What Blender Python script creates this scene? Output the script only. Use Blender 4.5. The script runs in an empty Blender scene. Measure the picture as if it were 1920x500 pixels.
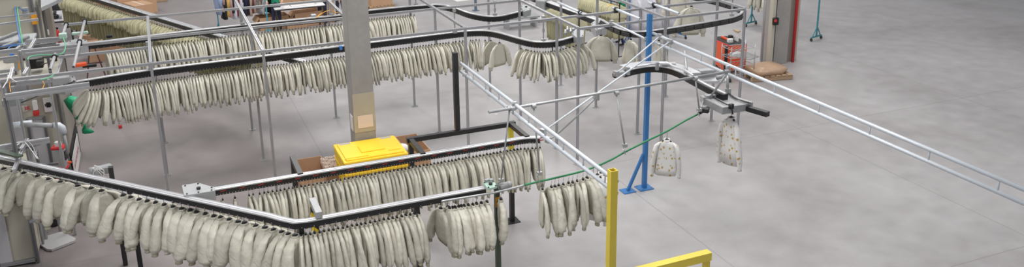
import bpy, math, random
from mathutils import Vector, Matrix
R0 = random.Random(7)
COL = bpy.context.scene.collection
PI = math.pi

# ------------------------------------------------------------------ camera
YAW, PITCH, ROLL, FPX, CX, CY, CAMZ = 0.3935, 0.2873, 0.0136, 1619.3, 960.0, 122.4, 7.14
_f = Vector((math.sin(YAW)*math.cos(PITCH), math.cos(YAW)*math.cos(PITCH), -math.sin(PITCH)))
_r0 = Vector((math.cos(YAW), -math.sin(YAW), 0)); _d0 = _f.cross(_r0)
_r = _r0*math.cos(ROLL) + _d0*math.sin(ROLL); _d = -_r0*math.sin(ROLL) + _d0*math.cos(ROLL)
EYE = Vector((0, 0, CAMZ))
def at(px, py, z=0.0):
    """the point of the place at height z that the photograph shows at (px, py)"""
    v = _r*((px-CX)/FPX) + _d*((py-CY)/FPX) + _f
    return EYE + v*((z-CAMZ)/v.z)
def atY(px, py, Y):
    v = _r*((px-CX)/FPX) + _d*((py-CY)/FPX) + _f
    return EYE + v*(Y/v.y)
cam = bpy.data.cameras.new('camera'); co = bpy.data.objects.new('camera', cam); COL.objects.link(co)
M = Matrix.Identity(4)
for i in range(3): M[i][0] = _r[i]; M[i][1] = -_d[i]; M[i][2] = -_f[i]; M[i][3] = EYE[i]
co.matrix_world = M
cam.sensor_width = 36; cam.sensor_fit = 'HORIZONTAL'; cam.lens = 36*FPX/1920; cam.shift_y = -(250-CY)/1920
cam.clip_end = 200
bpy.context.scene.camera = co

# ------------------------------------------------------------------ materials
MAT = {}
def mat(name, col, rough=0.5, metal=0.0, bump=0.0, bscale=30.0, var=0.0, vscale=6.0, spec=None, alpha=None, emit=None, stretch=None, jit=0, bdist=0.0):
    m = bpy.data.materials.new(name); m.use_nodes = True; nt = m.node_tree; N = nt.nodes; L = nt.links
    b = N['Principled BSDF']; b.inputs['Roughness'].default_value = rough; b.inputs['Metallic'].default_value = metal
    c = (*col, 1); b.inputs['Base Color'].default_value = c
    if spec is not None: b.inputs['Specular IOR Level'].default_value = spec
    tc = N.new('ShaderNodeTexCoord')
    mp = N.new('ShaderNodeMapping'); L.new(tc.outputs['Object'], mp.inputs[0])
    if stretch: mp.inputs['Scale'].default_value = stretch
    if var:
        n = N.new('ShaderNodeTexNoise'); n.inputs['Scale'].default_value = vscale; n.inputs['Detail'].default_value = 5
        L.new(mp.outputs[0], n.inputs['Vector'])
        mx = N.new('ShaderNodeMix'); mx.data_type = 'RGBA'
        mx.inputs[6].default_value = tuple(min(1, x*(1-var)) for x in col)+(1,)
        mx.inputs[7].default_value = tuple(min(1, x*(1+var)) for x in col)+(1,)
        L.new(n.outputs[0], mx.inputs[0]); L.new(mx.outputs[2], b.inputs['Base Color'])
    if jit:
        oi = N.new('ShaderNodeObjectInfo'); mr = N.new('ShaderNodeMapRange'); mr.inputs[3].default_value = 1-jit; mr.inputs[4].default_value = 1+jit*.5; L.new(oi.outputs['Random'], mr.inputs[0])
        hs = N.new('ShaderNodeHueSaturation'); L.new(mr.outputs[0], hs.inputs['Value']); L.new(mx.outputs[2], hs.inputs['Color']); L.new(hs.outputs[0], b.inputs['Base Color'])
    if bump:
        n2 = N.new('ShaderNodeTexNoise'); n2.inputs['Scale'].default_value = bscale; n2.inputs['Detail'].default_value = 4; n2.inputs['Distortion'].default_value = bdist
        L.new(mp.outputs[0], n2.inputs['Vector'])
        bp = N.new('ShaderNodeBump'); bp.inputs['Strength'].default_value = bump; bp.inputs['Distance'].default_value = 0.02
        L.new(n2.outputs[0], bp.inputs['Height']); L.new(bp.outputs[0], b.inputs['Normal'])
    if alpha is not None: b.inputs['Alpha'].default_value = alpha
    if emit: b.inputs['Emission Color'].default_value = c; b.inputs['Emission Strength'].default_value = emit
    MAT[name] = m; return m
mat('alu', (.50, .50, .52), .42, .7, var=.08, vscale=3)
mat('alu_dark', (.26, .26, .27), .45, .7, var=.1)
mat('galv', (.46, .47, .48), .42, .7, var=.12, vscale=12)
mat('matte_grey', (.36, .36, .37), .5, .2)
mat('white_tube', (.60, .64, .69), .4, .2, var=.06)
mat('rail_top', (.66, .66, .68), .38, .7, var=.06, vscale=5)
mat('rail_black', (.012, .012, .014), .32, .0, var=.3, vscale=8)
mat('pad', (.035, .033, .032), .6, 0, var=.2); mat('dull_red', (.28, .02, .02), .5)
mat('pin', (.75, .75, .75), .4, .3)
mat('black_paint', (.022, .021, .023), .42, 0, var=.2)
mat('black_plastic', (.012, .012, .013), .4)
mat('grey_box', (.38, .385, .395), .5, .2, var=.1, vscale=9)
mat('grey_cast', (.33, .34, .35), .5, .3, var=.2, vscale=14)
mat('yellow_paint', (.74, .58, .07), .45, 0, var=.1, vscale=4)
mat('yellow_plastic', (.90, .58, .03), .42, 0, var=.06, vscale=3)
mat('yellow_dark', (.45, .30, .03), .6)
mat('blue_paint', (.035, .17, .42), .4, 0, var=.12, vscale=5)
mat('green_tube', (.03, .22, .09), .38, .1, var=.15)
mat('dark_green', (.06, .085, .06), .5, 0, var=.15)
mat('jacket', (.57, .545, .465), .42, 0, bump=.55, bscale=9, var=.09, vscale=7, jit=.2, bdist=1.6, stretch=(1, 1, .7))
mat('jacket_b', (.52, .495, .42), .44, 0, bump=.55, bscale=10, var=.09, vscale=7, jit=.2, bdist=1.6, stretch=(1, 1, .7))
mat('jacket_rib_shaded', (.34, .32, .24), .8, 0, bump=.3, bscale=60)  # ribs in darker olive: shadow at the cuff and hem ends painted in
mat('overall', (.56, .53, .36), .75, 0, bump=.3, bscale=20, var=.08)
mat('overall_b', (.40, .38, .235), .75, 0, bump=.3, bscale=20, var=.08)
mat('beige_panel', (.49, .46, .385), .5, 0, var=.04, vscale=2)
mat('lilac_panel', (.52, .50, .53), .45, 0, var=.03, vscale=2)
mat('brown_panel', (.30, .265, .235), .55, 0, var=.06)
mat('grey_panel', (.40, .40, .42), .5, 0, var=.05)
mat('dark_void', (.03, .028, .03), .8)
mat('cardboard', (.50, .31, .19), .8, 0, var=.08, vscale=4)
mat('cardboard_dark', (.25, .14, .08), .85, 0, var=.1, vscale=4)
mat('paper', (.72, .70, .70), .7)
mat('pale_pink', (.72, .60, .52), .7)
mat('orange', (.85, .38, .03), .6)
mat('orange_red', (.80, .10, .02), .5, 0, var=.05)
mat('red', (.62, .03, .03), .45)
mat('wood', (.42, .29, .18), .7, 0, var=.15, vscale=8)
mat('green_plastic', (.02, .42, .20), .35, 0, bump=.5, bscale=25)
mat('teal', (.05, .25, .30), .45)
mat('navy', (.02, .025, .06), .8); mat('black_cloth', (.02, .02, .022), .8, bump=.3)
mat('white_cloth', (.72, .72, .78), .7, 0, bump=.3); mat('pink_cloth', (.52, .33, .32), .8, bump=.3)
mat('tan_cloth', (.50, .38, .30), .8, bump=.3); mat('grey_cloth', (.35, .35, .37), .8, bump=.3)
mat('maroon_cloth', (.20, .04, .05), .8, bump=.3); mat('blue_cloth', (.32, .42, .62), .8, bump=.3)
mat('yellow_cloth', (.70, .45, .12), .8, bump=.3); mat('green_cloth', (.01, .26, .13), .8, bump=.3)
mat('skin', (.55, .34, .25), .5); mat('hair', (.04, .025, .018), .7)
mat('pale_red', (.60, .20, .22), .6); mat('dark_maroon', (.12, .05, .05), .6); mat('rubber', (.03, .03, .03), .7); mat('wire_blue', (.05, .2, .55), .5); mat('wire_green', (.10, .45, .22), .5)
mat('mint', (.42, .58, .50), .45, .1); mat('film', (.7, .6, .55), .25, 0, bump=.6, bscale=9)

def hazard_mat():
    m = bpy.data.materials.new('hazard'); m.use_nodes = True; N = m.node_tree.nodes; L = m.node_tree.links
    tc = N.new('ShaderNodeTexCoord'); w = N.new('ShaderNodeTexWave'); w.bands_direction = 'DIAGONAL'; w.inputs['Scale'].default_value = 3
    L.new(tc.outputs['Object'], w.inputs['Vector']); r = N.new('ShaderNodeValToRGB'); r.color_ramp.interpolation = 'CONSTANT'
    r.color_ramp.elements[0].color = (.02, .02, .02, 1); r.color_ramp.elements[1].color = (.8, .6, .03, 1); r.color_ramp.elements[1].position = .5
    L.new(w.outputs[0], r.inputs[0]); L.new(r.outputs[0], N['Principled BSDF'].inputs['Base Color']); MAT['hazard'] = m
hazard_mat()
def fade_mat(name, a, b, z0, z1):
    # painted two-tone post: colour a above z1, b below z0
    m = bpy.data.materials.new(name); m.use_nodes = True; N = m.node_tree.nodes; L = m.node_tree.links
    tc = N.new('ShaderNodeTexCoord'); s = N.new('ShaderNodeSeparateXYZ'); L.new(tc.outputs['Object'], s.inputs[0])
    mr = N.new('ShaderNodeMapRange'); mr.inputs[1].default_value = z0; mr.inputs[2].default_value = z1; L.new(s.outputs[2], mr.inputs[0])
    mx = N.new('ShaderNodeMix'); mx.data_type = 'RGBA'; mx.inputs[6].default_value = (*b, 1); mx.inputs[7].default_value = (*a, 1)
    L.new(mr.outputs[0], mx.inputs[0]); L.new(mx.outputs[2], N['Principled BSDF'].inputs['Base Color']); N['Principled BSDF'].inputs['Roughness'].default_value = .45; MAT[name] = m
fade_mat('yellow_black', (.70, .58, .05), (.022, .021, .023), .95, 1.15)
def floral():
    m = bpy.data.materials.new('floral'); m.use_nodes = True; N = m.node_tree.nodes; L = m.node_tree.links
    tc = N.new('ShaderNodeTexCoord'); v = N.new('ShaderNodeTexVoronoi'); v.inputs['Scale'].default_value = 13; L.new(tc.outputs['Object'], v.inputs['Vector'])
    n = N.new('ShaderNodeTexNoise'); n.inputs['Scale'].default_value = 40; L.new(tc.outputs['Object'], n.inputs['Vector'])
    ad = N.new('ShaderNodeMath'); ad.operation = 'MULTIPLY_ADD'; ad.inputs[1].default_value = .5; L.new(n.outputs[0], ad.inputs[0]); L.new(v.outputs[0], ad.inputs[2])
    r = N.new('ShaderNodeValToRGB'); e = r.color_ramp.elements; e[0].position = .36; e[0].color = (.50, .30, .06, 1); e[1].position = .56; e[1].color = (.74, .73, .72, 1)
    x = r.color_ramp.elements.new(.48); x.color = (.55, .45, .25, 1)
    L.new(ad.outputs[0], r.inputs[0]); L.new(r.outputs[0], N['Principled BSDF'].inputs['Base Color']); N['Principled BSDF'].inputs['Roughness'].default_value = .8; MAT['floral'] = m
floral()
def concrete(name, ca, cb, floor=False):
    m = bpy.data.materials.new(name); m.use_nodes = True; N = m.node_tree.nodes; L = m.node_tree.links; b = N['Principled BSDF']
    tc = N.new('ShaderNodeTexCoord')
    def noise(s, d=6, dist=0.0):
        n = N.new('ShaderNodeTexNoise'); n.inputs['Scale'].default_value = s; n.inputs['Detail'].default_value = d; n.inputs['Distortion'].default_value = dist
        L.new(tc.outputs['Object'], n.inputs['Vector']); return n
    def math_(op, a, bb, c=None):
        x = N.new('ShaderNodeMath'); x.operation = op
        for i, q in enumerate((a, bb, c)):
            if q is None: continue
            if isinstance(q, (int, float)): x.inputs[i].default_value = q
            else: L.new(q, x.inputs[i])
        return x.outputs[0]
    n1 = noise(.22 if floor else 1.2, 6, .6); n2 = noise(2.2 if floor else 9); n3 = noise(45)
    s = math_('MULTIPLY_ADD', n2.outputs[0], .45, math_('MULTIPLY', n1.outputs[0], .8))
    s = math_('MULTIPLY_ADD', n3.outputs[0], .18, s)
    mr = N.new('ShaderNodeMapRange'); mr.inputs[1].default_value = .45; mr.inputs[2].default_value = .98; L.new(s, mr.inputs[0])
    mx = N.new('ShaderNodeMix'); mx.data_type = 'RGBA'; mx.inputs[6].default_value = (*ca, 1); mx.inputs[7].default_value = (*cb, 1); L.new(mr.outputs[0], mx.inputs[0])
    out = mx.outputs[2]
    if floor:
        sp = N.new('ShaderNodeSeparateXYZ'); L.new(tc.outputs['Object'], sp.inputs[0])
        # slab joints every 5.2 m one way and 5 m the other; darker, browner tone towards the left of the hall
        wob = math_('MULTIPLY_ADD', n2.outputs[0], .03, -.015)
        def joint(coord, off, per):
            a = math_('ADD', math_('SUBTRACT', coord, off), wob)
            a = math_('ABSOLUTE', math_('SUBTRACT', math_('FRACT', math_('DIVIDE', a, per), 0), .5), 0)
            return math_('GREATER_THAN', a, .5 - .011/per)
        j = math_('MAXIMUM', joint(sp.outputs[0], 2.86, 5.2), joint(sp.outputs[1], 20.75, 6.0))
        # tone runs from darker brown at left to unchanged at right
        w = N.new('ShaderNodeMapRange'); w.inputs[1].default_value = 2.2; w.inputs[2].default_value = 4.2; L.new(math_('MULTIPLY_ADD', n1.outputs[0], 1.5, sp.outputs[0]), w.inputs[0])
        mb = N.new('ShaderNodeMix'); mb.data_type = 'RGBA'; mb.blend_type = 'MULTIPLY'; mb.inputs[0].default_value = 1
        mt = N.new('ShaderNodeMix'); mt.data_type = 'RGBA'; mt.inputs[6].default_value = (.72, .67, .655, 1); mt.inputs[7].default_value = (1, 1, 1, 1); L.new(w.outputs[0], mt.inputs[0])
        L.new(out, mb.inputs[6]); L.new(mt.outputs[2], mb.inputs[7]); out = mb.outputs[2]
        mj = N.new('ShaderNodeMix'); mj.data_type = 'RGBA'; mj.inputs[7].default_value = (.13, .12, .115, 1)
        L.new(math_('MULTIPLY', j, .35), mj.inputs[0]); L.new(out, mj.inputs[6]); out = mj.outputs[2]
        v = N.new('ShaderNodeTexVoronoi'); v.inputs['Scale'].default_value = .9; L.new(tc.outputs['Object'], v.inputs['Vector'])
        sp2 = math_('LESS_THAN', v.outputs[0], .035); ms = N.new('ShaderNodeMix'); ms.data_type = 'RGBA'; ms.inputs[7].default_value = (.6, .58, .56, 1)
        L.new(math_('MULTIPLY', sp2, math_('GREATER_THAN', n1.outputs[0], .55)), ms.inputs[0]); L.new(out, ms.inputs[6]); out = ms.outputs[2]
        rr = N.new('ShaderNodeMapRange'); rr.inputs[3].default_value = .30; rr.inputs[4].default_value = .62; L.new(n2.outputs[0], rr.inputs[0]); L.new(rr.outputs[0], b.inputs['Roughness'])
    else: b.inputs['Roughness'].default_value = .8
    L.new(out, b.inputs['Base Color'])
    bp = N.new('ShaderNodeBump'); bp.inputs['Strength'].default_value = .12 if floor else .3; bp.inputs['Distance'].default_value = .01; L.new(n3.outputs[0], bp.inputs['Height']); L.new(bp.outputs[0], b.inputs['Normal'])
    MAT[name] = m
concrete('floor_concrete', (.262, .243, .245), (.435, .418, .425), True)
concrete('column_concrete', (.29, .275, .265), (.37, .355, .34))

# ------------------------------------------------------------------ mesh builder
class MB:
    def __init__(s): s.v = []; s.f = []; s.m = []; s.cur = 0
    def add(s, vs, fs):
        o = len(s.v); s.v += [tuple(v) for v in vs]; s.f += [tuple(i+o for i in f) for f in fs]; s.m += [s.cur]*len(fs); return s
    def box(s, c, size, rot=0.0, R=None, bev=0.0):
        c = Vector(c); hx, hy, hz = size[0]/2, size[1]/2, size[2]/2
        RM = R if R is not None else Matrix.Rotation(rot, 3, 'Z')
        b = min(bev, hx*.9, hy*.9, hz*.9)
        if b <= 0:
            vs = [c + RM @ Vector((x*hx, y*hy, z*hz)) for z in (-1, 1) for y in (-1, 1) for x in (-1, 1)]
            return s.add(vs, [(0, 2, 3, 1), (4, 5, 7, 6), (0, 1, 5, 4), (2, 6, 7, 3), (0, 4, 6, 2), (1, 3, 7, 5)])
        def ring(z, i):
            return [c + RM @ Vector(q) for q in ((-hx+b+i, -hy+i, z), (hx-b-i, -hy+i, z), (hx-i, -hy+b+i, z), (hx-i, hy-b-i, z), (hx-b-i, hy-i, z), (-hx+b+i, hy-i, z), (-hx+i, hy-b-i, z), (-hx+i, -hy+b+i, z))]
        return s.loft([ring(-hz, b*.5), ring(-hz+b, 0), ring(hz-b, 0), ring(hz, b*.5)])
    def loft(s, rings, closed=True, caps=True):
        n = len(rings[0]); vs = [p for r in rings for p in r]; fs = []
        for i in range(len(rings)-1):
            for k in range(n if closed else n-1):
                a = i*n+k; b = i*n+(k+1) % n; fs.append((a, b, b+n, a+n))
        if caps: fs.append(tuple(range(n-1, -1, -1))); fs.append(tuple((len(rings)-1)*n+k for k in range(n)))
        return s.add(vs, fs)
    def sweep(s, pts, sec, up=Vector((0, 0, 1)), closed=False):
        pts = [Vector(p) for p in pts]; rings = []; n = len(pts)
        for i, p in enumerate(pts):
            if closed: t = (pts[(i+1) % n]-pts[i-1]).normalized()
            else: t = ((pts[i+1]-p).normalized() if i < n-1 else Vector((0, 0, 0))) + ((p-pts[i-1]).normalized() if i > 0 else Vector((0, 0, 0)))
            t.normalize()
            sd = t.cross(up)
            if sd.length < .05: sd = t.cross(Vector((0, 1, 0)))
            sd.normalize(); u2 = sd.cross(t).normalized(); k = 1.0
            if 0 < i < n-1 or closed:
                a = (pts[(i+1) % n]-p).normalized(); k = 1/max(.5, a.dot(t))
            rings.append([p + sd*(q[0]*k) + u2*q[1] for q in sec])
        if closed: rings.append(rings[0]); return s.loft(rings, caps=False)
        return s.loft(rings)
    def tube(s, pts, r, n=10, closed=False):
        rr = r if isinstance(r, (list, tuple)) else None
        if rr is None: return s.sweep(pts, [(r*math.cos(2*PI*k/n), r*math.sin(2*PI*k/n)) for k in range(n)], closed=closed)
        pts = [Vector(p) for p in pts]; rings = []
        for i, p in enumerate(pts):
            t = (pts[min(i+1, len(pts)-1)]-pts[max(i-1, 0)]).normalized(); up = Vector((0, 0, 1)) if abs(t.z) < .9 else Vector((0, 1, 0))
            a = t.cross(up).normalized(); b = a.cross(t)
            rings.append([p + (a*math.cos(2*PI*k/n)+b*math.sin(2*PI*k/n))*rr[i] for k in range(n)])
        return s.loft(rings)
    def pipe(s, p1, p2, r, wall=.15, n=14):       # hollow ended pipe
        p1 = Vector(p1); p2 = Vector(p2); t = (p2-p1).normalized(); up = Vector((0, 0, 1)) if abs(t.z) < .9 else Vector((0, 1, 0))
        a = t.cross(up).normalized(); b = a.cross(t); ri = r*(1-wall)
        ring = lambda p, q: [p+(a*math.cos(2*PI*k/n)+b*math.sin(2*PI*k/n))*q for k in range(n)]
        e = t*min(.05, (p2-p1).length*.3)
        return s.loft([ring(p1+e, ri), ring(p1, ri), ring(p1, r), ring(p2, r), ring(p2, ri), ring(p2-e, ri)])
    def prism(s, poly, z0, z1):
        return s.loft([[Vector((p[0], p[1], z0)) for p in poly], [Vector((p[0], p[1], z1)) for p in poly]])
    def build(s, name, mats, parent=None, smooth=False):
        me = bpy.data.meshes.new(name); me.from_pydata(s.v, [], s.f)
        if not isinstance(mats, (list, tuple)): mats = [mats]
        for m in mats: me.materials.append(MAT[m])
        for i, p in enumerate(me.polygons): p.material_index = s.m[i]; p.use_smooth = smooth
        me.validate(); me.update()
        import bmesh
        bm = bmesh.new(); bm.from_mesh(me); bmesh.ops.recalc_face_normals(bm, faces=bm.faces); bm.to_mesh(me); bm.free()
        o = bpy.data.objects.new(name, me); COL.objects.link(o)
        if parent is not None: o.parent = parent; o.matrix_parent_inverse = parent.matrix_basis.inverted()
        return o
def profile(w, h):      # slotted aluminium extrusion
    a, b = w/2, h/2; g = .30; d = .24
    return [(-a, -b), (-a*g, -b), (-a*g, -b*(1-d*2)), (a*g, -b*(1-d*2)), (a*g, -b), (a, -b), (a, -b*g), (a*(1-d*2), -b*g), (a*(1-d*2), b*g), (a, b*g), (a, b), (a*g, b), (a*g, b*(1-d*2)), (-a*g, b*(1-d*2)), (-a*g, b), (-a, b), (-a, b*g), (-a*(1-d*2), b*g), (-a*(1-d*2), -b*g), (-a, -b*g)]
def extr(p1, p2, w=.045, h=None): return MB().sweep([p1, p2], profile(w, h or w))
def rect(w, h): return [(-w/2, -h/2), (w/2, -h/2), (w/2, h/2), (-w/2, h/2)]
def tag(o, label=None, cat=None, group=None, kind=None):
    if label: o['label'] = label
    if cat: o['category'] = cat
    if group: o['group'] = group
    if kind: o['kind'] = kind
    return o
def empty(name, loc, label=None, cat=None, group=None, rz=0.0):
    o = bpy.data.objects.new(name, None); COL.objects.link(o); o.empty_display_size = .1
    o.location = loc; o.rotation_euler = (0, 0, rz); tag(o, label, cat, group)
    M_ = Matrix.Translation(Vector(loc)) @ Matrix.Rotation(rz, 4, 'Z'); o.matrix_basis = M_
    return o
def lerp(a, b, t): return a + (b-a)*t
def smooth_path(pts, n=8, closed=False):
    P = [Vector(p) for p in pts]; out = []; m = len(P)
    rng = range(m) if closed else range(m-1)
    for i in rng:
        p0 = P[(i-1) % m] if closed or i > 0 else P[0]; p1 = P[i]; p2 = P[(i+1) % m]; p3 = P[(i+2) % m] if closed or i+2 < m else P[-1]
        for k in range(n):
            t = k/n
            out.append(.5*((2*p1)+(-p0+p2)*t+(2*p0-5*p1+4*p2-p3)*t*t+(-p0+3*p1-3*p2+p3)*t**3))
    if not closed: out.append(P[-1])
    return out
def resample(path, step, closed=False):
    P = list(path) + ([path[0]] if closed else []); out = []; acc = 0.0; nxt = 0.0
    for a, b in zip(P, P[1:]):
        L = (b-a).length
        while nxt <= acc+L and L > 0:
            t = (nxt-acc)/L; out.append((a.lerp(b, t), (b-a).normalized())); nxt += step
        acc += L
    return out

# ------------------------------------------------------------------ setting
fl = MB().box((9, 26, -.05), (60, 64, .1)).build('floor', 'floor_concrete'); tag(fl, kind='structure')

def column(name, x0, x1, y0, y1, h, extra=None):
    o = MB().box(((x0+x1)/2, (y0+y1)/2, h/2), (x1-x0, y1-y0, h), bev=.012).build(name, 'column_concrete'); return o

# ---- big concrete column in the middle
cA = at(670, 262, 1.15); cB = at(711, 258, 1.15)
CX0, CY0 = cA.x, cA.y+.17; CXW = cB.x-cA.x
col = column('concrete_column', CX0, CX0+CXW, CY0, CY0+.45, 9.0)
tag(col, 'tall square concrete column rising behind the yellow plastic lids', 'column')
MB().box((CX0+CXW/2, CY0-.004, 1.62), (CXW+.01, .012, .78)).build('brown_wrap', 'cardboard', col)
bpy.data.objects['brown_wrap'].data.materials[0] = mat('wrap', (.43, .39, .31), .75, 0, var=.1, vscale=6)
MB().box((CX0+CXW*.52, CY0-.014, 1.44), (CXW*.72, .01, .25)).build('paper_notice', 'pale_pink', col)
MB().box((CX0-.008, CY0+.2, 1.38), (.01, .22, .3)).build('paper_notice', 'paper', col)

# ------------------------------------------------------------------ overhead aluminium grid
XS = [-.27, 1.66, 3.64, 5.63, 7.68, 9.72, 11.74]; ZT = 2.92
grid = empty('overhead_frame', (XS[0], 18, 0), 'long aluminium profile frame on slim posts carrying the two far conveyor rails', 'frame')
def post(x, y, top=ZT, w=.048, par=grid, m='alu'):
    p = extr((x, y, .01), (x, y, top-.02), w).build('post', m, par)
    f = MB().box((x, y, .006), (.15, .11, .012), bev=.003); f.box((x+.05, y, .02), (.02, .02, .02)); f.box((x-.05, y, .02), (.02, .02, .02))
    f.build('foot_plate', 'galv', p)
    return p
for Y in (20.0, 18.0, 16.0):
    for X in XS:
        if (Y, X) in ((16.0, 3.64),): continue
        post(X, Y)
for X in (7.68, 9.72, 11.74): post(X, 15.0)
def gbeam(p1, p2, w=.05, par=grid, name='beam', m='alu', h=None): return extr(p1, p2, w, h).build(name, m, par)
gbeam((-1.95, 20, ZT), (13.8, 20, ZT)); gbeam((-2.5, 18, ZT), (13.8, 18, ZT))
gbeam((-2.6, 16, ZT), (CX0-.01, 16, ZT)) if CY0 < 16.02 else gbeam((-2.6, 16, ZT), (13.8, 16, ZT))
if CY0 < 16.02: gbeam((CX0+CXW+.01, 16, ZT), (13.8, 16, ZT))
gbeam((7.68, 15, ZT), (11.74, 15, ZT))
c1 = at(110, 107, 2.92); c2 = at(274, 91, 2.92); gbeam((c1.x, c1.y, ZT), (-.27, c1.y, ZT))
for X in XS:
    y0 = 15.0 if X > 7 else 16.0; y1 = 24.5 if X > 0 else 20.0
    for a, b in ((y0, 20.0),) + (((20.0, y1),) if y1 > 20 else ()):
        gbeam((X, a, ZT+.012), (X, b, ZT+.012), name='cross_beam')
# round stub tubes clamped on top of the grid
for i, (x, ya, yb) in enumerate(((-1.84, 18.73, 19.78), (-1.5, 16.1, 19.95), (-1.86, 16.1, 17.2), (at(1090, 24, 2.99).x, at(1090, 24, 2.99).y, at(1052, 4, 2.99).y), (9.07, 14.95, 16.1), (10.05, 15.0, 16.2))):
    t = MB().pipe((x, ya, ZT+.07), (x, yb, ZT+.07), .028).build('clamped_tube', 'white_tube' if i > 2 else 'matte_grey', grid, True)
    for yy in ((18, 20) if i == 1 else (20,) if i == 0 else (17,) if i == 2 else (16,) if i != 4 else (15.95,)):
        c = MB(); yy = min(max(yy, ya+.06), yb-.06); c.pipe((x, yy-.03, ZT+.07), (x, yy+.03, ZT+.07), .046); c.box((x, yy, ZT+.015), (.07, .06, .05)); c.build('clamp', 'black_plastic', t)

# ------------------------------------------------------------------ rails
RW, RH = .105, .10
def rail(name, path, label, zt, pins=.13, segs=False, red=False, cat='conveyor rail', w=RW, h=RH, blue=None):
    """path: points of the rail centreline at its top height"""
    P = [Vector((p[0], p[1], zt if len(p) < 3 else p[2])) for p in path]
    root = empty(name, tuple(P[0]), label, cat)
    body = [(-w/2, -h), (w/2, -h), (w/2, -h*.22), (w/2-.006, -h*.2), (w/2-.006, -.014), (-w/2+.006, -.014), (-w/2+.006, -h*.2), (-w/2, -h*.22)]
    hb = MB(); hb.sweep(P, body); hb.cur = 1
    for i, (q, t) in enumerate(resample(P, pins)):
        s = t.cross(Vector((0, 0, 1))).normalized()
        for sg in (-1, 1): hb.box(q+s*(w/2+.001)*sg+Vector((0, 0, -h+.014)), (.007, .007, .007))
    hb.cur = 2
    if red:
        for q, t in resample(P, .27):
            s = t.cross(Vector((0, 0, 1))).normalized(); ang = math.atan2(t.y, t.x)
            for sg in (-1, 1): hb.box(q+t*.13+s*(w/2)*sg+Vector((0, 0, -h*.42)), (.085, .003, .016), R=Matrix.Rotation(ang, 3, 'Z') @ Matrix.Rotation(-.14, 3, 'Y'))
    hb.build('belt_housing', ['rail_black', 'pin', 'dull_red'], root)
    a = w/2
    top = [(-a, -.02), (a, -.02), (a, 0), (a*.72, .006), (a*.66, -.004), (a*.3, -.004), (a*.24, .006), (-a*.24, .006), (-a*.3, -.004), (-a*.66, -.004), (-a*.72, .006), (-a, 0)]
    MB().sweep(P, top).build('top_cover', 'rail_top', root)
    if segs:
        for q, t in resample(P, .26):
            s = t.cross(Vector((0, 0, 1))).normalized(); ang = math.atan2(t.y, t.x)
            for sg in (-1, 1): MB().box(q+t*.13+s*(w/2+.012)*sg+Vector((0, 0, -h*.56)), (.245, .03, h*.62), ang, bev=.012).build('rubber_pad', 'pad', root)
    return root
Z3 = 1.88; Z2 = 2.40; Z1 = 2.60; Z7 = 2.50
pz = lambda q, z: tuple(at(q[0], q[1], z))
# rail 3 (near, straight)
Y3 = 12.45
r3 = rail('conveyor_rail', [(.40, Y3), (5.30, Y3)] + [(5.45, Y3-.02), (5.62, Y3-.10)], 'near straight conveyor rail with red marks in front of the yellow lids', Z3, pins=.043, red=True)
# rail 5 + 4 (near, bent)
A5 = at(-60, 280, Z3); B5 = at(556, 413, Z3)
Y4 = 10.86
P45 = [tuple(A5.lerp(B5, t)) for t in (0, .5, .93)] + [pz((530, 409), Z3), pz((552, 413.5), Z3), pz((575, 411.5), Z3), (1.62, Y4, Z3), (4.05, Y4, Z3)]
r45 = rail('conveyor_rail', P45, 'nearest conveyor rail, bent at its middle, running in from the lower left', Z3, pins=.15)
# second silver strip just behind rail 5 (return rail)
A5b = at(60, 318, 1.42); B5b = at(322, 378, 1.42)
rail('conveyor_rail', [tuple(A5b), tuple(B5b)], 'short conveyor rail just behind and under the nearest bent rail at left', 1.42, pins=.2, w=.09, h=.08, red=True)
# rail 2
P2 = smooth_path([pz(q, Z2) for q in ((136, 153), (280, 130), (487, 104.5), (650, 84), (820, 63), (868, 57.5), (905, 56), (935, 60), (975, 71), (1005, 77), (1040, 76), (1066, 70), (1083, 65))], 6)
r2 = rail('conveyor_rail', [tuple(p) for p in P2], 'middle conveyor rail below the aluminium frame, curving away at the right', Z2, pins=.06, w=.075, h=.14)
P1 = smooth_path([pz(q, Z1) for q in ((158, 81), (280, 66), (448, 46.5), (640, 27), (700, 17.5), (800, 8.5), (830, 8.5), (852, 13), (880, 23), (910, 29), (935, 29), (960, 24), (988, 17))], 6)
r1 = rail('conveyor_rail', [tuple(p) for p in P1], 'farthest of the two long conveyor rails, its right end curving in an S', Z1, pins=.12, w=.075, h=.135)
P7 = smooth_path([pz(q, Z7) for q in ((1128, 36), (1152, 49), (1175, 56.5), (1205, 58), (1250, 52.5), (1300, 44.5), (1350, 36), (1378, 30), (1391, 22), (1386, 13), (1368, 6), (1330, -4), (1290, -12))], 6)
r7 = rail('conveyor_rail', [tuple(p) for p in P7], 'empty U-shaped conveyor rail with black rubber pads at the upper right', Z7, pins=.26, segs=True, w=.07, h=.14)
# rail 6 diagonal far left, rail 8 far right
P6 = [tuple(at(120, -23, 2.0)), tuple(at(375, 54, 2.0)), tuple(at(580, 116, 2.0))]
r6 = rail('conveyor_rail', P6, 'diagonal conveyor rail carrying khaki overalls behind the long rows', 2.0, pins=.3, w=.16, h=.12)
P8 = [tuple(at(1000, -8, 2.0)), tuple(at(1128, 38, 2.0))]
r8 = rail('conveyor_rail', P8, 'steep dark conveyor rail between two khaki garment rows at upper right', 2.0, pins=.3, w=.2, h=.14)
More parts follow.
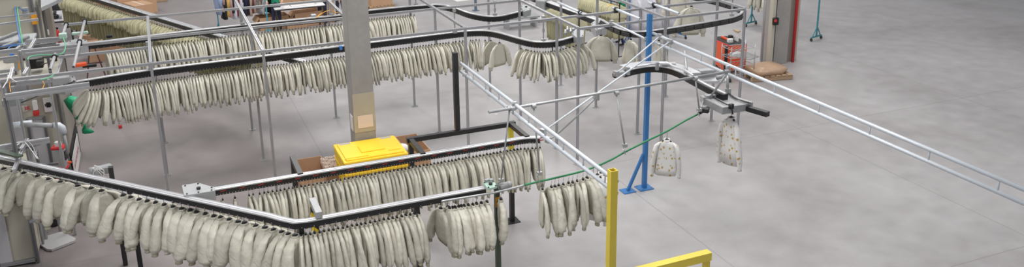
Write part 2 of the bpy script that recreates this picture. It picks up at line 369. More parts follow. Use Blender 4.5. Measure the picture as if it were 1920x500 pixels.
# hanger rods between the grid and the rails
def rod(par, x, y, z0, z1, r=.014):
    c = MB().tube([(x, y, z0+.02), (x, y, z1)], r, 8); c.tube([(x, y, (z0+z1)/2-.06), (x, y, (z0+z1)/2+.02)], r*1.9, 8); c.box((x, y, z0+.025), (.09, .06, .05)); c.box((x, y, z1), (.06, .07, .07))
    c.build('hanging_rod', 'galv', par)
rod(r2, at(1019, 77, Z2).x, at(1019, 77, Z2).y, Z2, ZT)
q = at(928, 29, Z1); rod(r1, q.x, q.y, Z1, ZT); q = at(780, 10, Z1); rod(r1, q.x, q.y, Z1, ZT+.1)
for px, py in ((455, 46), (622, 29), (853, 62), (283, 130)): q = at(px, py, Z2 if py > 60 else Z1); rod(r2 if py > 60 else r1, q.x, q.y, Z2 if py > 60 else Z1, ZT)
for px, py in ((1248, 52), (1372, 30)): q = at(px, py, Z7); rod(r7, q.x, q.y, Z7, ZT)

def gearbox(par, poly_px, z, th, m='grey_box', name='drive_housing', bolts=True):
    poly = [at(x, y, z) for x, y in poly_px]
    o = MB().prism([(p.x, p.y) for p in poly], z-th, z).build(name, m, par)
    if bolts:
        c = sum((p for p in poly), Vector())/len(poly); b = MB()
        for p in poly:
            e = p.lerp(c, .2); b.tube([(e.x, e.y, z), (e.x, e.y, z+.012)], .012, 6)
        b.tube([(c.x, c.y, z), (c.x, c.y, z+.03)], .03, 8)
        b.build('bolts', 'black_plastic', o)
    return o
gearbox(r3, ((341, 347), (371, 342), (403, 351), (403, 357), (372, 362), (345, 366)), Z3+.03, .15)
gearbox(r2, ((98, 148), (118, 141), (140, 143), (143, 152), (120, 160), (100, 158)), Z2+.04, .18, 'grey_cast')
gearbox(r1, ((128, 77), (146, 72), (163, 75), (165, 84), (148, 90), (130, 88)), Z1+.04, .18, 'grey_cast')
gearbox(r1, ((976, 12), (984, 7), (996, 9), (995, 18), (982, 22)), Z1+.03, .14, 'grey_cast')
gearbox(r2, ((1072, 62), (1082, 52), (1095, 55), (1094, 68), (1082, 71)), Z2+.05, .16, 'grey_box')
gearbox(r8, ((1108, 44), (1118, 36), (1136, 40), (1138, 50), (1118, 57)), 2.06, .2, 'grey_box')
for q in ((1064, 57), (1070, 60), (1060, 63), (1075, 56)): p = at(*q, Z2+.04); m2 = MB(); m2.tube([p, p+Vector((.03, .05, .07))], .025, 8); m2.box(p, (.07, .05, .05), .4); m2.build('chain_tensioner', 'galv', r2)
MB().box(at(638, 86, Z2)+Vector((0, -.05, -.03)), (.06, .05, .09), bev=.01).build('blue_sensor', 'wire_blue', r2); MB().box(at(638, 83, Z2)+Vector((0, -.02, .03)), (.12, .12, .04), bev=.01).build('sensor_clamp', 'grey_box', r2)
MB().box(at(588, 31, Z1)+Vector((0, 0, -.02)), (.12, .12, .15), bev=.01).build('rail_joint', 'galv', r1)
MB().tube(smooth_path([at(x, y, z) for x, y, z in ((592, 34, Z1), (600, 27, Z1+.05), (612, 21, Z1+.1), (622, 20, Z1+.1), (634, 25, Z1+.02))], 4), .009, 6).build('orange_cable', 'orange', r1, True)
# mint coupling plate + grey motor at the right end of rail 4
pe = at(921, 346, Z3)
gearbox(r45, ((906, 342), (926, 339), (932, 349), (915, 353)), Z3+.05, .03, 'mint', 'coupling_plate')
mm = MB(); mm.tube([at(938, 350, Z3), at(952, 346, Z3)], .05, 12); mm.tube([at(951, 346, Z3), at(959, 345, Z3)], [.05, .045], 12); mm.build('small_motor', 'grey_box', r45, True)
mm = MB(); mm.tube([pe+Vector((0, 0, .04)), pe+Vector((0, 0, .09))], .03, 10); mm.box(pe+Vector((-.05, .02, .07)), (.08, .04, .04), .3); mm.build('clamp_block', 'galv', r45)

# ------------------------------------------------------------------ black support frames of the near loop
XB = (1.66, 3.60, 5.42)
BT = 1.92
fr = empty('support_frame', (3.6, 13.15, 0), 'black square tube frame holding the near straight rail, its arms reaching forward', 'frame')
MB().sweep([(3.53, 13.15, BT-.05), (5.50, 13.15, BT-.05)], rect(.078, .078)).build('top_bar', 'black_paint', fr)
MB().sweep([(3.6, 13.1, BT-.055), (3.6, 12.42, BT-.055)], rect(.078, .078)).build('arm', 'black_paint', fr)
MB().sweep([(5.42, 13.1, BT-.055), (5.42, 12.42, BT-.055)], rect(.078, .078)).build('arm', 'black_paint', fr)
for x in (3.6, 5.42):
    p = MB().sweep([(x, 13.15, .01), (x, 13.15, BT-.1)], rect(.078, .078)).build('post', 'yellow_black' if x > 5 else 'black_paint', fr)
    MB().box((x, 13.15, .006), (.24, .24, .012)).build('foot_plate', 'black_paint', p)
fr2 = empty('support_frame', (1.66, 13.15, 0), 'black square post with one arm over the open cardboard box', 'frame')
MB().sweep([(1.66, 13.2, BT-.055), (1.66, 12.42, BT-.055)], rect(.078, .078)).build('arm', 'black_paint', fr2)
MB().sweep([(1.66, 13.15, .01), (1.66, 13.15, BT-.1)], rect(.078, .078)).build('post', 'black_paint', fr2)
MB().box((1.66, 13.15, .006), (.24, .24, .012)).build('foot_plate', 'black_paint', fr2)
fr3 = empty('support_frame', (1.62, 11.5, 0), 'grey bracket arm across the nearest rail on a hazard-taped post', 'frame')
a1 = at(578, 372, BT+.06); a2 = at(600, 412, BT+.06)
MB().sweep([(1.64, a1.y, BT+.02), (1.64, 10.80, BT+.02)], rect(.088, .088)).build('arm', 'grey_box', fr3)
MB().sweep([(1.64, a1.y-.06, .01), (1.64, a1.y-.06, BT-.03)], rect(.09, .09)).build('post', 'hazard', fr3)
# posts under the nearest rail
def leg(x, y, m, label, top=Z3-RH, w=.07):
    t = empty('rail_post', (x, y, 0), label, 'post')
    MB().sweep([(x, y, .012), (x, y, top)], rect(w, w)).build('shaft', m, t); MB().box((x, y, .006), (.22, .22, .012)).build('foot_plate', m, t); return t
q = at(217, 346, Z3); leg(q.x+.16, q.y+.16, 'black_paint', 'black square post under the nearest rail near its left end')
q = at(560, 413, Z3); leg(q.x+.03, q.y+.05, 'black_paint', 'black square post under the bend of the nearest rail')
leg(3.02, Y4+.02, 'black_paint', 'black square post under the nearest rail, just left of its loose jackets')
t = leg(4.24, 10.86, 'dark_green', 'dark green post with warning sign under the right end of the nearest rail', top=Z3+.0)
sg = MB(); sx, sy, sz = 4.24, 10.86-.05, 1.62
sg.box((sx, sy, sz), (.085, .006, .16)); sg.build('warning_sign', 'orange', t)
sg = MB(); sg.add([(sx-.033, sy-.005, sz+.0), (sx+.033, sy-.005, sz+.0), (sx, sy-.005, sz+.06)], [(0, 1, 2)]); sg.box((sx, sy-.004, sz-.045), (.06, .003, .01)); sg.box((sx, sy-.004, sz-.065), (.06, .003, .008)); sg.build('warning_triangle', 'black_plastic', bpy.data.objects['warning_sign'])
sg = MB(); sg.add([(sx-.012, sy-.007, sz+.01), (sx+.012, sy-.007, sz+.01), (sx, sy-.007, sz+.035)], [(0, 1, 2)]); sg.build('warning_symbol', 'yellow_paint', bpy.data.objects['warning_sign'])

# ------------------------------------------------------------------ tall posts and white tube trusses
bp = empty('truss_post', (4.44, 13.17, BT), 'tall black square post standing on the black support frame', 'post')
MB().sweep([(4.44, 13.17, BT), (4.44, 13.17, 3.28)], rect(.082, .082)).build('shaft', 'black_paint', bp)
yp = empty('truss_post', (4.55, 8.0, 0), 'thick yellow square post in the foreground with an open top', 'post')
ytop = at(1149, 318, 3.28)
YX, YY = ytop.x, ytop.y; print('yellow', YX, YY)
def hollow(x, y, z0, z1, w, wall=.008):
    o, i = w/2, w/2-wall
    rg = lambda k, z: [(x-k, y-k, z), (x+k, y-k, z), (x+k, y+k, z), (x-k, y+k, z)]
    return MB().loft([rg(o, z0), rg(o, z1), rg(i, z1), rg(i, z1-.15)])
yp.location = (YX, YY, 0); yp.matrix_basis = Matrix.Translation((YX, YY, 0))
hollow(YX, YY, .01, 3.28, .088).build('shaft', 'yellow_paint', yp)
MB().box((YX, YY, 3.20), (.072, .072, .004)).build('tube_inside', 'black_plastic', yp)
MB().box((YX, YY, .008), (.28, .28, .016)).build('foot_plate', 'yellow_paint', yp)
blp = empty('truss_post', (8.33, 13.39, 0), 'tall blue square post with a diagonal foot brace', 'post')
hollow(8.33, 13.39, .01, 3.49, .078).build('shaft', 'blue_paint', blp)
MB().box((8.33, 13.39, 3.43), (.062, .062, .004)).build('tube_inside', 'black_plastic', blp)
MB().box((8.33, 13.39, .008), (.30, .26, .016)).build('foot_plate', 'blue_paint', blp)
b0 = at(1177, 358); MB().sweep([(b0.x, b0.y, .012), (8.29, 13.39, .72)], rect(.05, .05)).build('brace', 'blue_paint', blp)
MB().box((b0.x, b0.y, .008), (.26, .22, .016)).build('foot_plate', 'blue_paint', blp)
b = MB()
for dx in (-.11, .11):
    for dy in (-.09, .09): b.tube([(8.33+dx, 13.39+dy, .016), (8.33+dx, 13.39+dy, .04)], .012, 6)
b.build('bolts', 'galv', blp)
def truss(x, ya, yb, zu, zl, label, spac, xo=0.0):
    t = empty('tube_truss', (x, ya, zl), label, 'tube truss')
    MB().pipe((x, ya, zu), (x, yb, zu), .027).build('upper_tube', 'white_tube', t, True)
    MB().pipe((x+xo, ya, zl), (x+xo, yb, zl), .026).build('lower_tube', 'white_tube', t, True)
    y = ya-.6
    while y > yb+.2:
        MB().tube([(x, y, zu), (x+xo, y, zl)], .011, 8).build('spacer', 'white_tube', t, True); y -= spac
    c = MB()
    for yy in (ya-.25,): c.pipe((x+xo, yy-.05, zl), (x+xo, yy+.05, zl), .034); c.tube([(x+xo-.06, yy, zl), (x+xo+.06, yy, zl)], .012, 6)
    c.build('collar', 'galv', t)
    return t
truss(4.52, 13.12, YY+.05, 3.10, 2.955, 'white double tube truss from the tall black post to the yellow post', .55, 0)
truss(8.37, 13.33, 5.2, 3.14, 2.985, 'white double tube truss running from the blue post towards the lower right', .95, 0)
# long grey cross tube
gt = empty('cross_tube', (4.05, 10.8, 3.06), 'long grey tube laid across both white trusses', 'tube')
g1 = at(916, 210, 3.06); g2 = at(1366, 134, 3.06)
MB().pipe(g1, g2, .022).build('tube', 'galv', gt, True)
for f_ in ((962, 203), (1362, 134)):
    c = MB(); p = at(*f_, 3.06); c.pipe(p+Vector((-.04, 0, 0)), p+Vector((.04, 0, 0)), .034); c.tube([p+Vector((0, 0, -.09)), p+Vector((0, 0, .08))], .012, 6); c.box(p+Vector((.04, .03, .06)), (.05, .05, .05)); c.build('clamp', 'galv', gt)
# two thin diagonal tubes
def dtube(p1, p2, r, label, m='white_tube', mid=None):
    t = empty('diagonal_tube', p2, label, 'tube')
    MB().tube([p1, p2] if not mid else smooth_path([p1]+mid+[p2], 6), r, 10).build('tube', m, t, True)
    c = MB()
    for p in (p1, p2): p = Vector(p); c.box(p, (.06, .08, .09), .4); c.tube([p+Vector((-.05, 0, 0)), p+Vector((.05, 0, .02))], .014, 6)
    c.build('clamp', 'galv', t); return t
e1 = at(1237, 68, 3.14); e2 = at(1256, 78, 3.14)
dtube(tuple(e1), tuple(at(1155, 138, 2.72)), .014, 'short thin diagonal tube from the right truss down to the curved rail end')
dtube(tuple(e2), tuple(at(1018, 247, 2.55)), .015, 'long thin white diagonal tube crossing below the grey cross tube')
dtube(tuple(at(1118, 182, 2.95)), tuple(at(1027, 262, 2.2)), .014, 'bent grey tube beneath the long diagonal tube', 'galv', [tuple(at(1088, 212, 2.7)), tuple(at(1045, 251, 2.3))])
dtube(tuple(at(1147, 42, 2.99)), tuple(at(1213, 74, 2.96)), .02, 'white tube sloping from the aluminium frame to the blue post')

# ------------------------------------------------------------------ green monorail tube
def gz(px): return lerp(1.84, 2.42, max(0, min(1, (px-940)/(1312-940))))
GP = [(828, 377), (855, 372.5), (890, 367), (925, 361), (960, 353), (1000, 342.5), (1050, 331), (1100, 318), (1140, 302), (1173, 284), (1215, 263), (1250, 246), (1285, 226), (1312, 212)]
GW = [at(x, y, gz(x)) for x, y in GP]
gr = empty('monorail_tube', tuple(GW[5]), 'green painted hanging tube rising in a gentle curve to the grey platform', 'monorail')
sp = smooth_path(GW, 5); k = 23
MB().tube(sp[:k+1], .016, 10).build('grey_end', 'galv', gr, True)
MB().tube(sp[k:], .0155, 10).build('green_tube', 'green_tube', gr, True)
def drop(top_px, bot_px, label, hook=True):
    a = at(*top_px, 3.03); b = at(*bot_px, gz(bot_px[0])+.03)
    t = empty('drop_rod', tuple(a), label, 'rod')
    MB().tube([a, a.lerp(b, .9)], .013, 10).build('rod', 'grey_cast', t, True)
    c = MB(); e = a.lerp(b, .9); h = (b-a).normalized()
    c.tube([e, e+Vector((-.035, 0, -.02)), b+Vector((-.035, 0, .02)), b+Vector((0, 0, -.05))], .010, 8); c.box(e, (.07, .05, .05)); c.build('hook', 'galv', t)
    MB().pipe(a+Vector((-.03, 0, .03)), a+Vector((.03, 0, .03)), .032).build('clamp', 'galv', t)
drop((955, 206), (938, 352), 'grey drop rod left of the white truss, reaching the rail motor')
drop((1001, 203), (1013, 338), 'grey drop rod right of the white truss, ending on the green tube')
drop((1156, 178), (1173, 283), 'grey drop rod hooked to the middle of the green tube')
drop((1304, 150), (1312, 212), 'grey drop rod hooked to the upper end of the green tube')

# ------------------------------------------------------------------ arched rail and platform at right
ZA = 2.58
arch = empty('arched_rail', tuple(at(1260, 130, ZA)), 'arched dark rail with a pale top hung in front of the blue post', 'conveyor rail')
AP = smooth_path([at(x, y, ZA) for x, y in ((1168, 139), (1190, 133), (1220, 129), (1250, 131), (1275, 139), (1300, 152), (1330, 168), (1360, 182))], 5)
MB().sweep(AP, rect(.11, .10)).build('rail_body', 'rail_black', arch)
MB().sweep([p+Vector((0, 0, .065)) for p in AP[3:24]], [(-.26, -.02), (.05, -.02), (.06, .005), (.0, .02), (-.26, .01)]).build('top_plate', 'rail_top', arch)
MB().sweep([p+Vector((0, 0, .06)) for p in AP[20:]], rect(.05, .02)).build('top_strip', 'rail_top', arch)
e = AP[0]; MB().box(e+Vector((-.06, .0, .02)), (.16, .13, .09), -.2, bev=.01).build('end_block', 'grey_cast', arch)
MB().box(e+Vector((-.17, .0, .0)), (.06, .10, .07), -.2, bev=.01).build('end_cap', 'black_plastic', arch)
l = MB(); l.tube([at(1188, 126, ZA+.12), at(1225, 120, ZA+.12), at(1250, 117, ZA+.12), at(1262, 124, ZA+.12), at(1285, 132, ZA+.12), at(1300, 142, ZA+.12)], .022, 8); l.box(at(1252, 119, ZA+.12), (.28, .10, .03), -.5); l.build('side_bar', 'rail_top', arch)
for top, bot in (((1284, 96), (1288, 140)), ((1208, 106), (1182, 131))):
    if bot[0] == 1288: a = at(*top, 2.86); b_ = at(*bot, ZA+.05); MB().tube([a, b_], .022, 8).build('hanging_rod', 'galv', arch, True); MB().box(b_, (.09, .07, .12)).build('rod_bracket', 'galv', arch)
for q in ((1178, 133), (1232, 124)): MB().box(at(*q, ZA+.11), (.05, .05, .14)).build('rod_bracket', 'galv', arch)
# control boxes beside it
cb = arch
MB().box(at(1322, 136, 2.5), (.34, .2, .12), -.12, bev=.01).build('control_box', 'grey_cast', cb); MB().box(at(1322, 133, 2.56), (.24, .12, .05), -.12, bev=.01).build('box_lid', 'grey_box', cb)
MB().box(at(1335, 150, 2.42), (.5, .26, .05), -.4, bev=.01).build('base_plate', 'rail_top', cb); b = MB(); b.tube([at(1345, 146, 2.5), at(1358, 142, 2.5)], .04, 10); b.build('motor', 'grey_cast', cb, True)
# platform
pf = empty('transfer_platform', tuple(at(1360, 195, 2.42)), 'flat grey metal transfer box hung from the right white truss', 'platform')
PZ = 2.52
poly = [at(x, y, PZ) for x, y in ((1316, 183), (1364, 176), (1412, 192), (1400, 196), (1355, 202.5))]
MB().prism([(p.x, p.y) for p in poly], PZ-.11, PZ).build('case', 'grey_cast', pf)
MB().prism([(p.x, p.y) for p in poly], PZ, PZ+.008).build('top_sheet', 'grey_box', pf)
a = at(1364, 140, 2.86); b_ = at(1364.5, 172, PZ+.05); MB().tube([a, b_], .024, 8).build('hanging_rod', 'galv', pf, True); MB().box(at(1365, 173, PZ+.04), (.08, .06, .13)).build('rod_bracket', 'galv', pf)
MB().tube([at(1363, 138, 3.03), at(1331, 183, PZ+.02)], .02, 8).build('brace', 'galv', pf, True)
w = MB()
for pts in (((1336, 180), (1348, 188), (1362, 195), (1370, 197)), ((1366, 175), (1378, 184), (1398, 190), (1408, 193)), ((1368, 176), (1384, 186), (1404, 193))): w.tube(smooth_path([at(x, y, PZ+.03) for x, y in pts], 4), .009, 6)
w.build('cable', 'black_plastic', pf, True)
b = MB(); b.box(at(1371, 199, PZ+.02), (.07, .05, .08)); b.tube([at(1371, 198, PZ+.05), at(1374, 214, PZ-.1)], .012, 6); b.build('sensor', 'black_plastic', pf)
b = MB(); b.box(at(1333, 180, PZ+.03), (.2, .08, .05), -.1); b.box(at(1318, 186, PZ-.02), (.05, .12, .1), -.1); b.build('fittings', 'grey_box', pf)
tr = MB(); tr.tube([at(1334, 196, 2.4), at(1326, 205, 2.4), at(1312, 212, 2.42)], .024, 8); tr.box(at(1319, 206, 2.48), (.18, .09, .07), -.9, bev=.01); tr.build('track_joint', 'black_plastic', pf)
tr = MB(); tr.sweep([at(1392, 200, 2.45), at(1440, 214, 2.45)], rect(.09, .08)); tr.build('track_end', 'rail_black', pf)
tr = MB(); tr.tube([at(1318, 190, 2.5), at(1313, 206, 2.45)], .014, 6); tr.tube([at(1325, 187, 2.45), at(1325, 202, 2.4)], .03, 8); tr.build('track_hanger', 'galv', pf)

# ------------------------------------------------------------------ garments
def ring(cx, cy, z, rx, ry, n, rnd, k=0.0, sq=1.0):
    out = []
    for i in range(n):
        a = 2*PI*i/n; c, s = math.cos(a), math.sin(a)
        c = math.copysign(abs(c)**sq, c); s = math.copysign(abs(s)**sq, s)
        d = 1+rnd.uniform(-k, k)
        out.append(Vector((cx+rx*c*d, cy+ry*s*d, z)))
    return out
from mathutils import noise as NZ
def cloth(rows, n, seed, amp, stretch=(9, 9, 5), sub=3, fold=0.0, nf=0):
    """loft through (centre, rx, ry) rows with folds pressed into the surface"""
    R_ = []
    m = len(rows)
    for i in range(m-1):
        for k in range(sub if i < m-1 else 1):
            t = k/sub; a, b = rows[i], rows[i+1]; R_.append((a[0].lerp(b[0], t), lerp(a[1], b[1], t), lerp(a[2], b[2], t)))
    R_.append(rows[-1]); out = []
    off = Vector((seed*3.7, seed*1.3, seed*7.1))
    for c, rx, ry in R_:
        r_ = []
        for q in range(n):
            a = 2*PI*q/n; d = Vector((math.cos(a)*rx, math.sin(a)*ry, 0)); p = c+d
            v = Vector((p.x*stretch[0]*.8, p.y*stretch[1], p.z*stretch[2]))+off
            ww = NZ.noise(v)*amp + (1-abs(NZ.noise(v*1.7+Vector((5, 2, 1))))*2)*amp*.5 - amp*.3
            ww += fold*math.cos(a*nf+seed+c.z*6) if nf else 0
            ww += (abs(NZ.noise(Vector((p.x*9+p.z*14, p.y*9-p.z*10, p.z*22))+off*2))-.25)*amp*.7
            ww = min(ww, .03)*min(1, rx/.05)
            dn = Vector((math.cos(a)/max(rx, .01), math.sin(a)/max(ry, .01), 0)).normalized()
            r_.append(p+dn*ww)
        out.append(r_)
    return out
def jacket_meshes(seed, n=20, sub=4):
    """local: rail along X, hanger across Y, hook top at the origin"""
    rd = random.Random(seed); res = {}
    V_ = lambda x, y, z: Vector((x, y, z))
    h = MB()
    h.tube([(0, 0, .012), (.012, 0, .004), (.010, 0, -.03), (0, 0, -.045), (0, 0, -.12)], .0035, 5)
    h.tube([(0, 0, -.100), (0, 0, -.15)], [.026, .036], 8)
    h.tube([(0, -.045, -.165), (0, 0, -.135), (0, .045, -.165)], [.026, .036, .026], 8)
    res['hanger'] = h
    lean = rd.uniform(-.05, .05); b = MB(); D = -.03
    rows = [(V_(0, 0, -.122+D), .044, .062), (V_(0, 0, -.148+D), .054, .100), (V_(0, 0, -.185+D), .062, .150), (V_(lean*.1, 0, -.235+D), .068, .180), (V_(lean*.3, 0, -.35+D), .074, .190), (V_(lean*.6, 0, -.50+D), .088, .205), (V_(lean*.9, 0, -.60+D), .096, .215), (V_(lean, 0, -.650+D), .086, .208), (V_(lean, 0, -.668+D), .060, .185), (V_(lean, 0, -.710+D), .058, .182)]
    b.loft(cloth(rows, n+4, seed, .010, fold=.005, nf=5, sub=sub)); res['body'] = b
    c = MB(); c.loft([ring(0, 0, -.150+D, .044, .070, 12, rd, .03), ring(0, 0, -.120+D, .050, .062, 12, rd, .04), ring(0, 0, -.092+D, .046, .056, 12, rd, .05), ring(0, 0, -.094+D, .036, .046, 12, rd), ring(0, 0, -.125+D, .034, .044, 12, rd)], caps=False); res['collar'] = c
    for side, sg in (('sleeve', -1), ('sleeve2', 1)):
        out = rd.uniform(-.02, .09); bend = rd.uniform(-.05, .05); end = rd.uniform(-.09, .09); s = MB(); rows = []
        k = rd.uniform(.85, 1.12); ln = rd.uniform(.95, 1.04)
        for t, y, z, rx, ry in ((0, .055, -.128, .034, .024), (.08, .095, -.152, .048, .040), (.2, .150, -.212, .060, .052), (.35, .198, -.31, .069, .060), (.5, .226, -.42, .080, .066), (.62, .246, -.53, .091, .072), (.74, .260, -.615, .094, .074), (.85, .268, -.685, .085, .070), (.905, .272, -.722, .064, .056), (.935, .274, -.740, .044, .040), (1, .275, -.790, .048, .042)):
            rows.append((V_(bend*math.sin(t*PI)+end*t, sg*(y+out*t), z*ln+D), rx*k if .05 < t < .92 else rx, ry*k if t < .9 else ry))
        s.loft(cloth(rows, n, seed+sg*11, .009, stretch=(13, 13, 9), sub=sub)); res[side] = s
    return res
PROTO = []
ROW_J = []      # light data for the uncountable remainder
for sd in range(9):
    jm = jacket_meshes(100+sd); d = {}; low = jacket_meshes(100+sd, 10, 2)
    for k, mb in jm.items():
        me_o = mb.build(k, {'hanger': 'black_plastic', 'collar': 'jacket_b'}.get(k, 'jacket' if sd % 3 else 'jacket_b'), None, k != 'hanger')
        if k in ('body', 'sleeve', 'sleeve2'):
            me_o.data.materials.append(MAT['jacket_rib_shaded'])
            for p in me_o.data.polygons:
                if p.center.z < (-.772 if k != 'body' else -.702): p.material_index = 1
        d[k] = me_o.data; COL.objects.unlink(me_o); bpy.data.objects.remove(me_o)
    PROTO.append(d); ROW_J.append(low)
first_jacket = {}
def jacket(p, ang, label, group=None, sc=(.5, 1, 1), v=None, tilt=0.0, rnd=R0, name='padded_jacket', swing=0.0):
    v = rnd.randrange(len(PROTO)) if v is None else v
    r = bpy.data.objects.new(name, None); r.empty_display_size = .05
    r.location = p; r.rotation_mode = 'ZYX'; r.rotation_euler = (swing, tilt, ang); r.scale = sc
    COL.objects.link(r); tag(r, label, 'jacket', group)
    if v in first_jacket:
        for ch in first_jacket[v]:
            c = ch.copy(); c.parent = r; COL.objects.link(c)
    else:
        L = []
        for k, me in PROTO[v].items():
            c = bpy.data.objects.new(k.rstrip('2'), me); c.parent = r; COL.objects.link(c); L.append(c)
        first_jacket[v] = L
    return r
jr = random.Random(21)
def on_path(path, px):
    """point of the world path that shows at photo column px"""
    best = None
    for a, b in zip(path, path[1:]):
        a = Vector(a); b = Vector(b)
        def col_(q): v = q-EYE; return CX+FPX*(v.dot(_r)/v.dot(_f))
        ca, cb = col_(a), col_(b)
        if min(ca, cb) <= px <= max(ca, cb) and ca != cb:
            return a.lerp(b, (px-ca)/(cb-ca)), (b-a).normalized()
    return Vector(path[-1]), (Vector(path[-1])-Vector(path[-2])).normalized()
def hang(path, pxs, lab, grp, zoff, sc, jit=.10, tilts=None, **kw):
    """lab: list of unique labels for some indices {i: label} plus shared label for the rest"""
    out = []
    for i, px in enumerate(pxs):
        p, t = on_path(path, px)
        ang = math.atan2(t.y, t.x) + jr.uniform(-jit, jit)
        s = (sc[0]*jr.uniform(.85, 1.15), sc[1]*jr.uniform(.93, 1.06), sc[2]*jr.uniform(.95, 1.05))
        u = lab(i, px); out.append(jacket(p+Vector((0, 0, zoff)), ang, u[0], u[1], s, tilt=(tilts[i] if tilts else jr.uniform(-.03, .03)), rnd=jr, swing=jr.uniform(-.04, .04), **kw))
    return out
NEAR = [Vector(p) for p in P45]
# --- nearest rail, slanting part
px5 = [7, 28, 47, 72, 93, 116, 147, 171, 189, 228, 243, 260, 277, 293, 310, 327, 344, 360, 372, 388, 404, 416, 432, 448, 459, 479, 495, 510, 525, 538, 551]
ords = ['first', 'second', 'third', 'fourth', 'fifth', 'sixth', 'seventh', 'eighth', 'ninth', 'tenth', 'eleventh', 'twelfth']
def lab5(i, px):
    if i < 9: return ('large beige padded jacket, %s from the left end of the nearest rail' % ords[i], 'jackets on the slanting part of the nearest rail')
    if i >= len(px5)-4: return ('beige jacket on nearest rail, %s to the left of the bend post' % ords[len(px5)-1-i], 'jackets on the slanting part of the nearest rail')
    return ('beige padded jacket in the even middle run of the nearest slanting rail', 'jackets on the slanting part of the nearest rail')
hang(NEAR, px5, lab5, None, -RH, (1.12, 1.10, .90), .16)
# --- nearest rail, straight part
px4 = [563+8.3*i for i in range(27)]
def lab4(i, px):
    if i >= 24: return ('beige padded jacket, %s from the right end of the dense nearest row' % ords[26-i], 'dense jackets on the straight part of the nearest rail')
    if i < 3: return ('beige padded jacket, %s to the right of the nearest rail bend' % ords[i], 'dense jackets on the straight part of the nearest rail')
    return ('beige jacket packed in the nearest dense row right of the grey bracket arm' if px > 600 else 'beige jacket packed in the nearest dense row left of grey bracket arm', 'dense jackets on the straight part of the nearest rail')
hang(NEAR, px4, lab4, None, -RH, (.52, 1.05, .92), .10)
px4b = [820, 833, 842, 848, 853, 860, 864, 870, 878, 886, 893, 902, 913, 939]
GPT = [Vector((p.x, p.y, p.z)) for p in sp]
def lab4b(i, px): return ('beige jacket, %s from the left in loose group by the green post' % (ords+['thirteenth', 'fourteenth'])[i], 'loose jackets beside the dark green post')
o4 = hang([NEAR[-2], NEAR[-1]+Vector((.2,0,0))], px4b[:2], lab4b, None, -RH, (.66, 1.0, .84), .15)
hang(GPT, px4b[2:], lambda i, px: lab4b(i+2, px), None, -.022, (.66, 1.05, .84), .12)
# --- green tube
pxg = [1017, 1034, 1040, 1047, 1056, 1066, 1074, 1082, 1093, 1101, 1110]
hang(GPT, pxg, lambda i, px: ('beige jacket on the green tube, %s from the left, beyond the white truss' % ords[i], 'jackets on the green tube'), None, -.022, (.62, 1.05, .90), .25)
# --- rail 3
P3 = [Vector((.40, Y3, Z3)), Vector((5.30, Y3, Z3)), Vector((5.62, Y3-.10, Z3))]
px3 = [413, 433, 457, 464, 475, 483] + [490+7.15*i for i in range(73)] + [1021, 1028, 1034]
def lab3(i, px):
    n = len(px3)
    if i < 6: return ('beige padded jacket, %s from the left on the near straight rail' % ords[i], 'jackets on the near straight rail')
    if i >= n-4: return ('beige padded jacket, %s from the right end of the near straight rail' % ords[n-1-i], 'jackets on the near straight rail')
    if px < 625: w = 'below the open cardboard box'
    elif px < 770: w = 'below the yellow lids'
    elif px < 930: w = 'below the black frame bar'
    else: w = 'between the two grey drop rods'
    return ('beige jacket packed on the near straight rail %s' % w, 'jackets on the near straight rail')
hang(P3, px3, lab3, None, -RH, (.44, .98, .85), .09)
# --- rail 2
px2 = []; x = 172.0
while x < 842: px2.append(x); x += 5.35
px2 += [849, 854, 861, 867, 872, 882, 886, 892, 898, 909, 920, 936]
px2b = [977, 986, 990, 996, 1002, 1007, 1012, 1018, 1023, 1028, 1033, 1039, 1045, 1051, 1056, 1061, 1068, 1075, 1081, 1092]
P2L = list(P2)+[P2[-1]+Vector((.25, .10, 0))]
n_single = 300 - len(px5)-len(px4)-len(px4b)-len(pxg)-len(px3)-len(px2b)-4
fan = px2[:7]; rest2 = px2[7:]; keep = n_single-len(fan); stuff2 = rest2[:len(rest2)-keep]; ind2 = rest2[len(rest2)-keep:]
print('individual jackets rail2', keep, 'stuff', len(stuff2))
hang(P2L, fan, lambda i, px: ('beige jacket fanned out on the middle rail, %s from its left end' % ords[i], 'fanned jackets at the left end of the middle rail'), None, -.14, (.44, 1, .9), .06, tilts=[.62-.088*i for i in range(7)])
def lab2(i, px):
    n = len(ind2)
    if i >= n-6: return ('beige padded jacket, %s from the right end of the long middle row' % ords[n-1-i], 'jackets on the middle rail')
    if px < 493: w = 'left of the second frame post'
    elif px < 655: w = 'between the second frame post and the concrete column'
    elif px < 775: w = 'just right of the concrete column'
    else: w = 'left of the tall black post'
    return ('beige jacket in long middle row %s' % w, 'jackets on the middle rail')
hang(P2L, ind2, lab2, None, -.14, (.38, 1.02, .85), .08)
hang(P2L, px2b, lambda i, px: (('beige jacket, %s from the left in the short group on curved rail end' % ords[i]) if i < 5 else 'beige jacket bunched in the short group under the curved end of middle rail', 'jackets under the curved end of the middle rail'), None, -.14, (.44, 1.0, .80), .12)
# --- the rest of the far rows: past 300, one object of stuff
px1 = []; x = 196.0
while x < 640: px1.append(x); x += 5.75
x = 652
while x < 760: px1.append(x); x += 4.9
px1 += [764, 770, 776]
